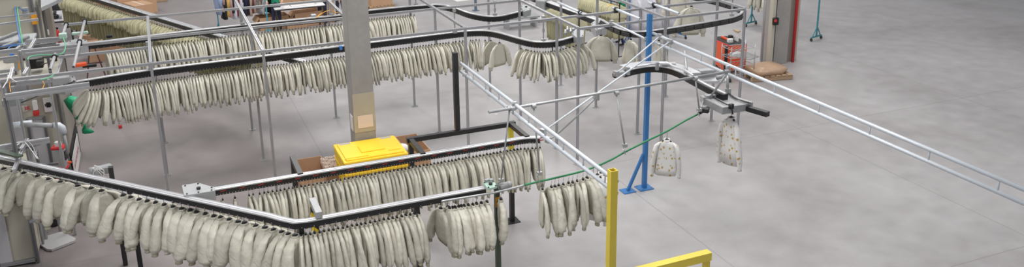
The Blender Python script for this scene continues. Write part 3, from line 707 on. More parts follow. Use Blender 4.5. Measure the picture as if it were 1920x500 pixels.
# both far runs share one object: they are the remainder of the same kind
o = MB()
for path, pxs, sc in ((P2L, stuff2, (.38, 1.02, .90)), (P1, px1, (.40, 1.0, .80))):
    for px in pxs:
        p, t = on_path(path, px); ang = math.atan2(t.y, t.x)+jr.uniform(-.08, .08)
        Mx = Matrix.Translation(p+Vector((0, 0, -.14))) @ Matrix.Rotation(ang, 4, 'Z') @ Matrix.Rotation(jr.uniform(-.03, .03), 4, 'Y') @ Matrix.Diagonal((sc[0]*jr.uniform(.85, 1.15), sc[1]*jr.uniform(.95, 1.05), sc[2]*jr.uniform(.95, 1.05), 1))
        for k, mb in jr.choice(ROW_J).items():
            o.cur = {'hanger': 1, 'collar': 2}.get(k, 0); o.add([Mx @ Vector(v) for v in mb.v], mb.f)
ob = o.build('padded_jackets', ['jacket', 'black_plastic', 'jacket_rib_shaded'], None, True)
tag(ob, 'remaining beige jackets filling the far row and the left of the middle row', 'jackets', kind='stuff')
# --- single jackets at upper right
def face_on(px, py, z, label, ang, sc=(1, 1, 1), **k):
    p = at(px, py, z); return jacket(p, ang, label, None, sc, rnd=jr, v=1, **k)
face_on(1127, 57, 2.25, 'single beige jacket seen full width hanging right of the curved rail end', math.pi/2-.5, (.9, 1.15, 1.0))
face_on(1183, 64, 2.25, 'single beige jacket seen edge-on just left of the blue post', .1, (.9, .9, 1.05))
face_on(1236, 66, 2.3, 'single beige jacket with white tag hanging behind the blue post', -.3, (.9, 1, 1.05))
def add_tag(r, y, z):
    o_ = MB().box((-.10, y, z), (.012, .06, .09)).build('white_tag', 'paper', None); o_.parent = r; o_['label'] = 'white paper tag'
add_tag([o_ for o_ in bpy.data.objects if o_.get('label', '').startswith('single beige jacket with white tag')][0], -.05, -.35)
face_on(1297, 2, 2.2, 'open beige jacket seen full width above the empty U-shaped rail', math.pi/2-.35, (1, 1.25, 1.25))
for i, (x, y, a, l) in enumerate(((1272, -26, -.4, 'beige jacket half cut by the photo top, left of the open full-width jacket'), (1216, -48, -.6, 'beige jacket at the photo top left of two others above the blue post'))):
    face_on(x, y, 2.2, l, math.pi/2+a, (1, 1.2, 1.25))

# --- floral shirts
def shirt(p, ang, label, L=.62, sc=1.0):
    r = empty('floral_shirt', tuple(p), label, 'shirt', None, ang); r.rotation_euler = (0, 0, ang)
    rd = random.Random(int(p.x*100))
    def T(v): return v
    def bld(mb, nm, m, sm=True):
        o_ = mb.build(nm, m, None, sm); o_.parent = r; return o_
    h = MB(); h.tube([(0, 0, .01), (0, 0, -.10)], .004, 6); h.tube([(0, -.09, -.150), (0, -.05, -.135), (0, 0, -.112), (0, .05, -.135), (0, .09, -.150)], [.014, .022, .03, .022, .014], 8); bld(h, 'hanger', 'black_plastic')
    b = MB(); rr = []
    for z, rx, ry in ((-.13, .035, .06), (-.17, .045, .15), (-.21, .05, .19), (-.32, .05, .195), (-.48, .055, .20), (-.60, .06, .205), (-.70*L/.62, .062, .21)): rr.append(ring(0, 0, z, rx, ry, 18, rd, .10))
    b.loft(rr); bld(b, 'body', 'floral')
    for sg in (-1, 1):
        s = MB(); rr = []
        for y, z, rr_ in ((.14, -.165, .03), (.19, -.21, .05), (.225, -.34, .052), (.25, -.50, .05), (.262, -.64, .045), (.265, -.72, .032), (.265, -.75, .036)): rr.append(ring(.02*math.sin(z*6), sg*y, z*L/.62, rr_, rr_, 10, rd, .08))
        s.loft(rr); bld(s, 'sleeve', 'floral')
    c = MB(); c.loft([ring(0, 0, -.145, .042, .066, 12, rd), ring(0, 0, -.10, .048, .062, 12, rd), ring(0, 0, -.11, .03, .045, 12, rd)], caps=False); bld(c, 'collar', 'floral')
    r.scale = (sc*1.1, sc*.80, sc)
    return r
p, t = on_path(GPT, 1251); shirt(p+Vector((0, 0, -.03)), .95, 'white shirt with yellow flowers hanging alone from the green tube', sc=1.0)
shirt(at(1372, 207, 2.36), .15, 'long floral blouse hanging under the grey transfer platform', L=.75, sc=1.1)
for i, px in enumerate((1113, 1120, 1128)):
    p, t = on_path(GPT, px); shirt(p+Vector((0, 0, -.03)), .45, 'white floral shirt on the green tube, %s from the jackets, partly behind the yellow post' % ords[i], L=.70, sc=1.0)

# --- khaki overalls on the diagonal rail
def overall_mesh(seed):
    rd = random.Random(seed); res = {}
    h = MB(); h.tube([(0, 0, .01), (0, 0, -.08)], .004, 5); h.tube([(0, -.14, -.15), (0, 0, -.09), (0, .14, -.15)], [.012, .022, .012], 6); res['hanger'] = h
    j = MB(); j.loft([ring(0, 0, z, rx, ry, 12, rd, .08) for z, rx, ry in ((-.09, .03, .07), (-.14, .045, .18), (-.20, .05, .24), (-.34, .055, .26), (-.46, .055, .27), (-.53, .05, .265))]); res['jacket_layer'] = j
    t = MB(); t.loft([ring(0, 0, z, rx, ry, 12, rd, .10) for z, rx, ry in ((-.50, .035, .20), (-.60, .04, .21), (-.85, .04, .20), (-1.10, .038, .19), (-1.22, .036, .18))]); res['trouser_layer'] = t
    return res
OV = []
for sd in range(4):
    d = {}
    for k, mb in overall_mesh(50+sd).items():
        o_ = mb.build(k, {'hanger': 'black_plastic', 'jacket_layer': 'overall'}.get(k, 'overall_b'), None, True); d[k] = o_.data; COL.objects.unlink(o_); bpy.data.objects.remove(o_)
    OV.append(d)
def overall(p, ang, label, group, sc=(1, 1, 1)):
    r = bpy.data.objects.new('work_overall', None); r.location = p; r.rotation_euler = (0, jr.uniform(-.03, .03), ang); r.scale = sc; COL.objects.link(r); tag(r, label, 'overall', group)
    for k, me in jr.choice(OV).items():
        c = bpy.data.objects.new(k, me); c.parent = r; COL.objects.link(c)
n6 = 88
for i in range(n6):
    px = 134 + (500-134)*(i/(n6-1))**1.05
    p, t = on_path([Vector(q) for q in P6], px)
    ang = math.atan2(t.y, t.x)+.35+jr.uniform(-.15, .15)
    l = ('khaki overall, %s from the upper left end of the diagonal rail' % ords[i]) if i < 5 else ('khaki overall packed on the diagonal rail left of the frame corner post' if px < 277 else 'khaki overall on the diagonal rail seen behind the far beige rows')
    overall(p+Vector((-.12, -.10, -.10)), ang, l, 'overalls on the diagonal rail', (.36, jr.uniform(.98, 1.2), jr.uniform(.76, .88)))
for k, (a, b_, n_, l, g) in enumerate((((1036, 2, 1.70), (1086, 24, 1.70), 22, 'khaki overall in the lower row left of the steep dark rail', 'overalls left of the steep rail'), ((1096, -14, 1.72), (1162, 6, 1.72), 26, 'khaki overall in the row right of the steep dark rail, by the blue rack', 'overalls right of the steep rail'))):
    A_, B_ = at(*a), at(*b_); t = (B_-A_)
    rl = empty('garment_rack', (A_.x, A_.y, 0), ('dark garment rack left of the steep rail' if k == 0 else 'dark garment rack right of the steep rail') + ', full of khaki overalls', 'rack')
    MB().tube([A_, B_], .02, 8).build('hanging_bar', 'black_paint', rl)
    for e_ in (A_, B_):
        MB().tube([e_, (e_.x, e_.y, .1)], .02, 8).build('upright', 'black_paint', rl)
        n = Vector((-t.y, t.x, 0)).normalized()*.25; MB().tube([Vector((e_.x, e_.y, .1))-n, Vector((e_.x, e_.y, .1))+n], .018, 8).build('foot_bar', 'black_paint', rl)
        for s_ in (-1, 1): w_ = Vector((e_.x, e_.y, .045))+n*s_; MB().tube([w_+Vector((-.015, 0, 0)), w_+Vector((.015, 0, 0))], .045, 12).build('castor', 'rubber', rl)
    for i in range(n_): overall(A_.lerp(B_, (i+.5)/n_)+Vector((0, 0, -.01)), math.atan2(t.y, t.x)+jr.uniform(-.1, .1), l, g, (.5, 1.1, jr.uniform(.84, .92)))

# ------------------------------------------------------------------ yellow lids, boxes, tubes
ld = empty('yellow_lid_stack', (3.3, 15, 0), 'stack of bright yellow plastic pallet lids in front of the column', 'pallet lids')
LZ = 1.08
La, Lb, Lc, Ld_ = at(629, 266, LZ), at(746, 256, LZ), at(763, 289, LZ), at(630, 306, LZ)
lx0, lx1 = (La.x+Ld_.x)/2+.03, (Lb.x+Lc.x)/2; ly1 = (La.y+Lb.y)/2; ly0 = (Lc.y+Ld_.y)/2
print('lids', lx0, lx1, ly0, ly1)
W_, D_ = lx1-lx0, ly1-ly0; cx, cy = (lx0+lx1)/2, (ly0+ly1)/2
if True:
    # top lid
    t = MB(); t.box((cx, cy, LZ-.03), (W_, D_, .06), bev=.02); t.box((cx, cy-.01, LZ+.008), (W_*.9, D_*.86, .03), bev=.012); lid = t.build('top_lid', 'yellow_plastic', ld)
    for sx_ in (-.33, .33): MB().box((cx+sx_*W_, cy+D_*.38, LZ+.022), (W_*.17, D_*.07, .006)).build('grip_slot', 'grey_panel', lid)
    MB().box((cx+.02, cy-.03, LZ+.03), (W_*.38, D_*.34, .02), bev=.008).build('raised_panel', 'yellow_plastic', lid)
    MB().box((cx-.28*W_, cy-.36*D_, LZ+.028), (W_*.36, D_*.05, .014), bev=.005).build('rib', 'yellow_plastic', lid); MB().box((cx+.33*W_, cy-.28*D_, LZ+.028), (W_*.2, D_*.05, .014), bev=.005).build('rib', 'yellow_plastic', lid)
    for k in range(3): MB().box((cx+.006*(k % 2), cy-.004*k, LZ-.105-.075*k), (W_-.02, D_-.02, .06), bev=.018).build('lid', 'yellow_plastic', ld)
    for k in range(12): MB().box((lx0+.06+(W_-.12)*k/11, ly0+.02, .42), (.018, .03, .66)).build('wall_rib', 'yellow_plastic', ld)
    MB().box((cx, cy, .42), (W_-.05, D_-.05, .68), bev=.02).build('crate_body', 'yellow_plastic', ld)
    for sx_ in (-.42, 0, .42): MB().box((cx+sx_*W_, cy, .04), (.12, D_-.08, .08)).build('skid', 'yellow_plastic', ld)
def open_box(name, c, s, rot, label, m='cardboard', inner='cardboard_dark', flaps=None, cat='cardboard box', z0=0.0):
    r = empty(name, (c[0], c[1], z0), label, cat, None, rot); w, d, h = s; th = .012
    def b_(mb, nm, mm): o_ = mb.build(nm, mm, None); o_.parent = r; return o_
    mb = MB(); mb.box((0, 0, th/2), (w, d, th))
    for sx_ in (-1, 1): mb.box((sx_*(w/2-th/2), 0, h/2), (th, d, h))
    for sy_ in (-1, 1): mb.box((0, sy_*(d/2-th/2), h/2), (w-2*th, th, h))
    b_(mb, 'walls', m)
    if flaps:
        for (fx, fy) in flaps:
            f = MB(); R_ = Matrix.Rotation(.9*fx, 3, 'Y') @ Matrix.Rotation(-.9*fy, 3, 'X'); L_ = .2
            size = (L_, d, th) if fx else (w, L_, th)
            f.box((fx*(w/2+L_*.32), fy*(d/2+L_*.32), h-L_*.35), size, R=R_); b_(f, 'flap', m)
    return r
bx0, bx1 = at(544, 304, .62), at(594, 291, .62); bx2 = at(614, 320, .62)
ob1 = open_box('cardboard_box', ((bx0.x+bx1.x)/2+.06, (bx1.y+bx2.y)/2-.05, 0), (bx1.x-bx0.x+.02, max(.7, bx1.y-bx2.y), .62), 0.0, 'open brown cardboard box left of the yellow lids, under the black arm')
cbx, cby = ob1.location.x, ob1.location.y
tb = MB()
rd = random.Random(3)
ct = empty('tube_carton', (2.85, 15.2, 0), 'upright carton filled with pale cardboard tubes between box and yellow lids', 'carton')
t0 = at(604, 296, .68); t1 = at(628, 315, .68)
MB().box(((t0.x+t1.x)/2+.02, (t0.y+t1.y)/2, .29), (abs(t1.x-t0.x)+.12, abs(t0.y-t1.y)+.1, .58)).build('carton_body', 'cardboard_dark', ct)
n_t = 0
for iy in range(6):
    for ix in range(4):
        x_ = min(t0.x, t1.x)-.0+ix*.085+(iy % 2)*.04; y_ = t0.y-iy*.085*1.35; r_ = .037
        MB().pipe((x_, y_, .5), (x_, y_, .68+rd.uniform(-.02, .02)), r_, .25, 12).build('cardboard_tube', 'pale_pink', ct)
open_box('cardboard_box', (at(752, 262, .8).x+.16, at(752, 262, .8).y-.25, 0), (.45, .95, .8), 0, 'tall brown cardboard box right of the yellow lids')
pbg = MB(); pc = at(756, 276, .85); pbg.loft([ring(pc.x, pc.y, .76, .08, .1, 12, rd, .2), ring(pc.x, pc.y, .84, .11, .13, 12, rd, .25), ring(pc.x, pc.y, .90, .06, .08, 12, rd, .3)]); tag(pbg.build('plastic_bag', 'paper', None, True), 'crumpled clear white bag in the tall box right of the yellow lids', 'bag')

# ------------------------------------------------------------------ left side machines
def panelbox(name, x0, x1, y0, y1, z0, z1, m, label, cat='machine cabinet', frame=True, fw=.05):
    r = empty(name, ((x0+x1)/2, (y0+y1)/2, 0), label, cat)
    MB().box(((x0+x1)/2, (y0+y1)/2, (z0+z1)/2), (x1-x0-.02, y1-y0-.02, z1-z0), bev=.006).build('body', m, r)
    if frame:
        for X_, Y_ in ((x0, y0), (x1, y0), (x1, y1)): extr((X_, Y_, 0), (X_, Y_, z1+.02), fw).build('corner_profile', 'alu_dark', r)
        for z_ in (z0+.02, z1): extr((x0, y0, z_), (x1, y0, z_), fw).build('edge_profile', 'alu', r)
        extr((x1, y0, z1), (x1, y1, z1), fw).build('edge_profile', 'alu', r)
    return r
# cabinet 2 (middle left, with the white panels)
c2_ = panelbox('machine_cabinet', -5.0, -2.03, 18.0, 20.2, .1, 2.25, 'beige_panel', 'tall beige machine cabinet at left with a green bag hanging at its corner')
MB().box((-2.024, 19.15, 1.45), (.012, 1.9, 1.5)).build('side_panel', 'brown_panel', c2_)
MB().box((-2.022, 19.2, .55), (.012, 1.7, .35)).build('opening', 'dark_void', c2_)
sgn = MB().box((-1.99, 19.05, .30), (.012, 1.6, .50)).build('notice_board', 'paper', c2_)
st = MB()
for i in range(9):      # red scrawled characters
    yy = 18.45+i*.14; st.box((-1.98, yy, .32), (.006, .02, .10)); st.box((-1.98, yy+.03, .32+(.04 if i % 2 else -.03)), (.006, .06, .012))
    if i % 3 == 0: st.box((-1.98, yy+.04, .32), (.006, .05, .012))
st.build('red_lettering', 'pale_red', sgn)
def onfront(x0, x1, z0, z1, m, nm, par, Y=18.0, dy=.02): return MB().box(((x0+x1)/2, Y-dy, (z0+z1)/2), (x1-x0, .02, z1-z0), bev=.004).build(nm, m, par)
def pxrect(pxa, pxb, Y):     # opposite corners in the photo on the plane Y
    a = atY(*pxa, Y); b = atY(*pxb, Y); return min(a.x, b.x), max(a.x, b.x), min(a.z, b.z), max(a.z, b.z)
x0, x1, z0, z1 = pxrect((51, 222), (102, 330), 18.0); dp = onfront(x0, x1, z0, z1, 'lilac_panel', 'door_panel', c2_)
extr((x0, 17.96, z1), (x1, 17.96, z1), .05).build('door_rail', 'alu', dp); extr((x1, 17.96, z0), (x1, 17.96, z1), .05).build('door_stile', 'alu_dark', dp); extr((x0, 17.96, z0), (x0, 17.96, z1), .05).build('door_stile', 'alu_dark', dp)
x0, x1, z0, z1 = pxrect((15, 200), (46, 268), 18.0); onfront(x0, x1, z0, z1, 'lilac_panel', 'panel', c2_)
x0, x1, z0, z1 = pxrect((80, 183), (102, 207), 18.0); nt_ = onfront(x0, x1, z0, z1, 'paper', 'paper_sheet', c2_, dy=.035)
xm, zm = (x0+x1)/2, (z0+z1)/2; g = MB(); g.box((xm, 17.95, zm), (.07, .006, .1)); g.box((xm-.05, 17.95, zm), (.02, .006, .05)); g.box((xm+.05, 17.95, zm), (.02, .006, .05)); g.build('printed_drawing', 'black_plastic', nt_)
x0, x1, z0, z1 = pxrect((42, 198), (53, 207), 18.0); ek = onfront(x0, x1, z0, z1, 'paper', 'label_plate', c2_, dy=.03)
def text(txt, loc, size, m, parent, rot=(PI/2, 0, 0), ext=.002, name='lettering'):
    cu = bpy.data.curves.new(name, 'FONT'); cu.body = txt; cu.size = size; cu.extrude = ext; cu.offset = size*.015
    cu.materials.append(MAT[m]); o_ = bpy.data.objects.new(name, cu); COL.objects.link(o_); o_.location = loc; o_.rotation_euler = rot
    dg_ = bpy.context.evaluated_depsgraph_get(); me = bpy.data.meshes.new_from_object(o_.evaluated_get(dg_)); bpy.data.objects.remove(o_)
    o_ = bpy.data.objects.new(name, me); COL.objects.link(o_); o_.location = loc; o_.rotation_euler = rot
    o_.parent = parent; o_.matrix_parent_inverse = parent.matrix_basis.inverted(); return o_
text('3K', (x0+.02, 17.945, z0+.03), (z1-z0)*.95, 'red', ek)
for (pa, pb) in (((60, 190), (73, 213)),):
    x0, x1, z0, z1 = pxrect(pa, pb, 17.9); d_ = MB().box(((x0+x1)/2, 17.9, (z0+z1)/2+.05), (x1-x0, .1, (z1-z0)*.7), bev=.008).build('hook_switch', 'paper', c2_); MB().box(((x0+x1)/2, 17.88, z0+.03), (x1-x0+.02, .12, .09), bev=.01).build('switch_base', 'red', d_)
# white pipe arm with hanging operator panel
arm = empty('control_panel_arm', tuple(at(40, 236, 1.9)), 'white elbowed pipe arm in front of the beige cabinet', 'pipe arm')
A1 = at(24, 235, 2.0); A2 = at(100, 235, 2.0)
MB().tube([A1+Vector((.1, 0, 0)), A2], .042, 12).build('pipe', 'grey_box', arm, True)
MB().tube([A1, A1+Vector((.3, 0, 0))], .058, 12).build('socket', 'white_tube', arm, True)
MB().tube([A2, A2+Vector((.08, 0, -.01)), A2+Vector((.13, 0, -.06)), A2+Vector((.14, 0, -.17))], .058, 12).build('elbow', 'white_tube', arm, True)
MB().tube([A2+Vector((.14, 0, -.15)), A2+Vector((.15, 0, -.55))], .025, 8).build('drop_pipe', 'grey_box', arm, True)
hp = at(113, 294, 1.25); pnl = empty('operator_panel', tuple(hp), 'grey operator panel box with red end caps hanging on the pipe arm', 'control panel', None, 0)
MB().box(hp, (.20, .16, .36), -.25, bev=.01).build('case', 'grey_box', pnl)
for dz in (-.19, .19): MB().box(hp+Vector((0, 0, dz)), (.22, .18, .05), -.25, bev=.015).build('end_cap', 'red', pnl)
MB().box(hp+Vector((.099, -.04, .04)), (.012, .11, .17), -.25).build('screen', 'black_plastic', pnl)
k_ = MB(); k_.tube([hp+Vector((.11, -.04, -.11)), hp+Vector((.17, -.05, -.11))], .022, 10); k_.build('stop_button', 'orange_red', pnl)
MB().box(hp+Vector((0, 0, .25)), (.1, .08, .09), -.25, bev=.01).build('top_socket', 'paper', pnl)
MB().tube([hp+Vector((0, 0, -.2)), (hp.x, hp.y, .02)], .025, 8).build('stand_pole', 'alu_dark', pnl); MB().box((hp.x, hp.y, .01), (.3, .3, .02)).build('stand_foot', 'alu_dark', pnl)
# near cabinet bottom-left
e1_ = atY(60, 430, 15.0)
c1_ = panelbox('machine_cabinet', -5.2, e1_.x, 15.0, 16.8, .05, 1.32, 'beige_panel', 'large beige and lilac machine cabinet in the lower left corner', fw=.06)
MB().box((e1_.x-.95, 14.994, .68), (1.2, .012, 1.15)).build('lilac_door', 'lilac_panel', c1_)
x0, x1, z0, z1 = pxrect((-80, 441), (23, 640), 14.4)
c3_ = panelbox('machine_cabinet', x0, x1, 14.2, 14.5, .05, z1, 'grey_panel', 'low framed grey door unit at the very lower left edge', fw=.055)
# stand with pale base plate, and an added dark block for the shadow behind it
tb_ = empty('side_table', tuple(at(105, 450, 0)), 'low tubular stand with a rounded pale base plate behind the large jackets', 'stand')
pl = [at(x, y, .05) for x, y in ((66, 452), (88, 466), (97, 467), (140, 450), (142, 446), (118, 434), (112, 434), (70, 447))]
MB().prism([(p.x, p.y) for p in pl], .01, .05).build('base_plate', mat('lilac_plate', (.50, .49, .50), .4).name, tb_)
for q in ((81, 457), (113, 433), (127, 437)): p = at(q[0], q[1], .05); MB().tube([p, (p.x, p.y, .85)], .022, 8).build('upright', 'grey_box', tb_, True)
tp = [at(x, y, .87) for x, y in ((55, 415), (100, 408), (125, 395), (85, 392), (50, 400))]
MB().prism([(p.x, p.y) for p in tp], .84, .87).build('top_plate', 'grey_panel', tb_)
bn = empty('shadow_block', tuple(at(78, 435, 0)), 'added dark block standing in for the shadow behind the tubular stand', 'shadow block')
p = at(88, 428, .0); MB().box((p.x-.15, p.y+.25, .22), (.7, .5, .42), bev=.03).build('body', 'dark_void', bn); MB().box((p.x-.15, p.y+.25, .44), (.74, .54, .03), bev=.01).build('rim', 'black_plastic', bn)
MB().box((p.x+.1, p.y-.03, .70), (.16, .03, .05)).build('red_handle', 'red', bn)
def bag(name, pts, label, m='green_plastic', parent=None):
    mb = MB(); mb.loft([ring(p.x, p.y, p.z, r, r*.75, 12, rd, .22) for p, r in pts]); o_ = mb.build(name, m, None, True); tag(o_, label, 'bag'); return o_
gp = at(140, 190, 1.7)
bag('plastic_bag', [(gp+Vector((-.06, .0, .12)), .03), (gp+Vector((-.03, 0, .05)), .15), (gp+Vector((.03, 0, -.1)), .17), (gp+Vector((.04, 0, -.22)), .13), (gp+Vector((.06, 0, -.34)), .11), (gp+Vector((.09, 0, -.48)), .06), (gp+Vector((.11, 0, -.54)), .025), (gp+Vector((.12, 0, -.60)), .07), (gp+Vector((.14, 0, -.68)), .11)], 'knotted green plastic bag hanging at the corner of the beige cabinet')
gp = at(115, 403, 1.0)
bag('plastic_strip', [(gp, .02), (gp+Vector((.0, 0, -.05)), .05), (gp+Vector((.03, 0, -.12)), .03), (gp+Vector((.04, 0, -.2)), .05), (gp+Vector((.03, 0, -.28)), .02)], 'bright green plastic ribbon hanging from the tubular stand')
# stepladder foot
lr = empty('trestle', tuple(at(242, 230, 0)), 'aluminium trestle with red rubber feet behind the middle row', 'trestle')
l1, l2 = at(226, 240), at(262, 217)
for e_, top in ((l1, (-.10, .25)), (l2, (-.12, .2))):
    lg = MB().sweep([e_+Vector((0, 0, .06)), e_+Vector((top[0], top[1], 1.15))], rect(.05, .03)).build('leg', 'alu', lr)
    MB().box(e_+Vector((0, 0, .04)), (.08, .07, .08), bev=.015).build('rubber_foot', 'red', lg)
    MB().box(e_+Vector((top[0]*.28, top[1]*.28, .33)), (.07, .06, .06), bev=.01).build('red_joint', 'red', lr)
for h_ in (.18, .33, .7): MB().sweep([l1+Vector((-.09*h_, .22*h_, h_)), l2+Vector((-.1*h_, .18*h_, h_))], rect(.035, .03)).build('rung', 'alu', lr)
# motor bundle on a post behind the left of the nearest rail
mo = empty('cable_motor', tuple(at(195, 325, 1.5)), 'grey motor with coiled cables behind the left part of the nearest rail', 'motor')
p = at(192, 318, 1.66)
MB().box(p, (.3, .14, .12), .3, bev=.02).build('motor_case', 'grey_cast', mo); MB().tube([p+Vector((-.2, 0, .0)), p+Vector((-.06, 0, 0))], .07, 12).build('motor_end', 'grey_box', mo, True)
w = MB()
for k in range(5): w.tube(smooth_path([p+Vector((-.15+.05*k, -.08, -.08)), p+Vector((-.10, -.1, .05+.02*k)), p+Vector((.02, -.08, .02)), p+Vector((.0, -.1, -.12))], 4), .008, 6)
w.build('cables', 'paper', mo, True)
p2_ = at(208, 318, 1.7); MB().sweep([(p2_.x, p2_.y, .01), (p2_.x, p2_.y, 1.75)], rect(.07, .09)).build('post', 'black_paint', mo)

# frames and beams of the machine line (left)
ml = empty('profile_machine', (-2.2, 16, 0), 'cluttered aluminium profile machine at the far left, joined to the long frame', 'machine')
def bpx(a, b, z, w=.05, h=None, m='alu', level=True):
    p, q = at(*a, z), at(*b, z)
    return extr(p, q, w, h).build('beam', m, ml)
bpx((10, 182), (168, 159), 2.92, .05, .10); bpx((30, 157), (100, 149), 2.75, .05, .09); bpx((22, 170), (50, 166), 2.6, .05, .15); bpx((0, 142), (28, 138), 2.85, .06)
bpx((48, 104), (152, 93), 2.85, .05, .1); bpx((65, 77), (124, 72), 2.8, .05, .09); bpx((0, 98), (34, 94), 2.9, .06, .08); bpx((0, 110), (33, 106), 2.75); bpx((58, 88), (105, 82), 2.6, .05, .08, 'alu_dark')
bpx((0, 46), (72, 36), 2.9, .05); bpx((0, 33), (68, 25), 2.9, .04); bpx((0, 14), (66, 2), 2.9, .06); bpx((0, 27), (68, 17), 2.75, .05, .08, 'alu_dark')
for a, b in (((32, 92), (46, 82)), ((45, 140), (52, 128)), ((56, 92), (66, 74)), ((18, 152), (24, 128)), ((40, 280), (52, 262))): bpx(a, b, 2.88 if a[1] < 200 else 1.95, .05)
def vpost(px, py, z0, z1, w=.05, m='alu'): p = at(px, py, z1); extr((p.x, p.y, z0), (p.x, p.y, z1), w).build('post', m, ml)
vpost(36, 95, .01, 2.9, .06); vpost(46, 84, .01, 2.9, .06); vpost(68, 2, .01, 2.9, .07); vpost(77, 4, .01, 2.9, .05, 'alu_dark'); vpost(91, 148, .01, 2.9, .04); vpost(4, 150, .01, 2.9, .07); vpost(10, 182, .01, 2.9, .06, 'alu_dark'); vpost(88, 97, .01, 2.8, .05, 'alu_dark'); vpost(32, 182, .01, 2.6, .04, 'grey_box')
bpx((0, 277), (93, 262), 1.95, .06, .09); bpx((0, 290), (75, 268), 1.85, .05, .05, 'alu_dark'); bpx((28, 272), (82, 258), 1.9, .04, .04, 'alu_dark')
bpx((0, 330), (75, 318), 1.55, .05); bpx((0, 318), (110, 306), 1.45, .04, None, 'alu_dark'); vpost(52, 262, .01, 1.9, .06); bpx((26, 320), (50, 262), 1.9, .05)
d_ = MB(); p, q = at(0, 283, 1.99), at(38, 293, 1.99); d_.sweep([p, q], rect(.1, .03)); d_.build('green_cable_tray', 'dark_green', ml)
# pneumatics, cables
pn = MB(); c_ = at(22, 113, 2.6)
pn.box(c_, (.22, .08, .09), bev=.01); pn.tube([c_+Vector((.06, 0, -.03)), c_+Vector((.06, 0, -.22))], .035, 10); pn.box(c_+Vector((-.1, 0, .02)), (.08, .1, .1), bev=.01); pn.build('air_regulator', 'grey_box', ml)
MB().tube([c_+Vector((.02, 0, .04)), c_+Vector((.02, 0, .13))], .04, 10).build('blue_knob', 'wire_blue', ml)
def cable(pxs, z, r, m, name='cable'): MB().tube(smooth_path([at(x, y, z if not isinstance(z, list) else z[i]) for i, (x, y) in enumerate(pxs)], 5), r, 6).build(name, m, ml, True)
cable([(26, 0), (30, 30), (34, 55), (38, 80)], 2.95, .012, 'wire_blue'); cable([(30, 0), (34, 28), (38, 55), (42, 82)], 2.95, .012, 'wire_green')
cable([(0, 88), (20, 84), (45, 82)], 2.75, .01, 'wire_blue'); cable([(12, 95), (20, 87), (35, 85), (52, 82)], 2.85, .01, 'wire_blue'); cable([(32, 8), (40, 18), (50, 20)], 2.95, .01, 'wire_blue')
cable([(52, 112), (56, 106), (75, 103), (110, 102), (121, 95), (122, 82), (118, 70)], 2.98, .010, 'wire_green'); cable([(75, 150), (90, 146), (98, 142), (100, 140)], 2.98, .01, 'wire_green')
cable([(15, 140), (14, 150), (8, 160), (5, 165)], 2.98, .008, 'paper'); cable([(16, 141), (22, 148), (30, 153)], 2.98, .007, 'paper'); cable([(80, 152), (83, 158), (80, 165)], 2.8, .007, 'orange'); cable([(19, 150), (18, 160), (20, 172)], 2.9, .007, 'orange')
cable([(40, 192), (60, 184), (82, 174), (100, 166), (125, 158), (140, 152)], 2.45, .011, 'black_plastic'); cable([(76, 121), (90, 117), (105, 107), (120, 102)], 2.5, .011, 'black_plastic')
cable([(25, 277), (38, 268), (46, 266), (58, 280), (70, 297)], 1.98, .007, 'paper'); cable([(48, 262), (60, 272), (68, 290), (72, 298)], 1.98, .008, 'grey_box')
# machine innards
def innard(px, py, z, s, m, name, rot=0, par=None): return MB().box(at(px, py, z), s, rot, bev=.01).build(name, m, par or ml)
innard(68, 116, 2.45, (.25, .3, .2), 'black_plastic', 'motor_block'); innard(27, 187, 2.3, (.35, .35, .12), 'grey_cast', 'motor_block'); innard(75, 118, 2.5, (.12, .15, .1), 'rubber', 'motor_end')
innard(68, 160, 2.3, (.7, .1, .35), 'brown_panel', 'cover_plate'); innard(33, 166, 2.4, (.35, .15, .3), 'alu_dark', 'cover_plate'); innard(12, 75, 2.6, (1.1, .6, .06), 'grey_box', 'slide_plate'); innard(30, 78, 2.66, (.08, .8, .05), 'alu_dark', 'slide_rail', -.5); innard(8, 70, 2.66, (.08, .8, .05), 'alu_dark', 'slide_rail', -.5)
innard(10, 90, 2.55, (.4, .3, .08), 'dark_void', 'cable_tray'); innard(95, 93, 2.4, (1.1, .25, .2), 'grey_box', 'trough'); innard(115, 150, 2.5, (.3, .2, .14), 'grey_box', 'gear_housing'); innard(92, 88, 2.55, (.4, .08, .1), 'alu_dark', 'trough_edge')
innard(150, 121, 2.75, (.22, .1, .06), 'orange_red', 'red_guard', .2); innard(168, 123, 2.5, (.25, .08, .05), 'black_plastic', 'sensor'); innard(35, 12, 2.9, (.4, .1, .12), 'dark_void', 'motor_block'); innard(48, 22, 2.9, (.12, .12, .2), 'grey_cast', 'cylinder'); innard(8, 12, 2.8, (.3, .3, .12), 'rail_black', 'motor_block')
innard(118, 67, 2.99, (.14, .12, .10), 'mint', 'valve_head'); innard(150, 62, 2.9, (.3, .08, .05), 'mint', 'valve_block'); innard(205, 68, 2.7, (.12, .06, .06), 'black_plastic', 'sensor')
# far left cabinets
fc = panelbox('machine_cabinet', -7.0, at(74, 60, 2.2).x, 22.3, 24.2, .1, 3.25, 'beige_panel', 'far beige machine cabinet with two orange labels at the upper left', fw=.08)
for a, b in (((57, 29), (70, 36)), ((59, 40), (71, 46))):
    x0, x1, z0, z1 = pxrect(a, b, 22.2); onfront(x0, x1, z0, z1, 'orange', 'orange_label', fc, Y=22.27)
fcb = panelbox('machine_cabinet', -5.5, at(44, 138, 2.0).x, 18.9, 20.1, .1, 2.35, 'beige_panel', 'mid left beige cabinet with one orange label under the air regulator')
x0, x1, z0, z1 = pxrect((27, 108), (46, 130), 18.85); onfront(x0, x1, z0, z1, 'orange', 'orange_label', fcb, Y=18.88)
bp_ = empty('cover_panel', tuple(at(95, 72, 1.0)), 'dark brown upright cover panel with a grey hood at the upper left', 'cover')
q0, q1 = at(82, 72, 1.4), at(105, 70, 1.4)
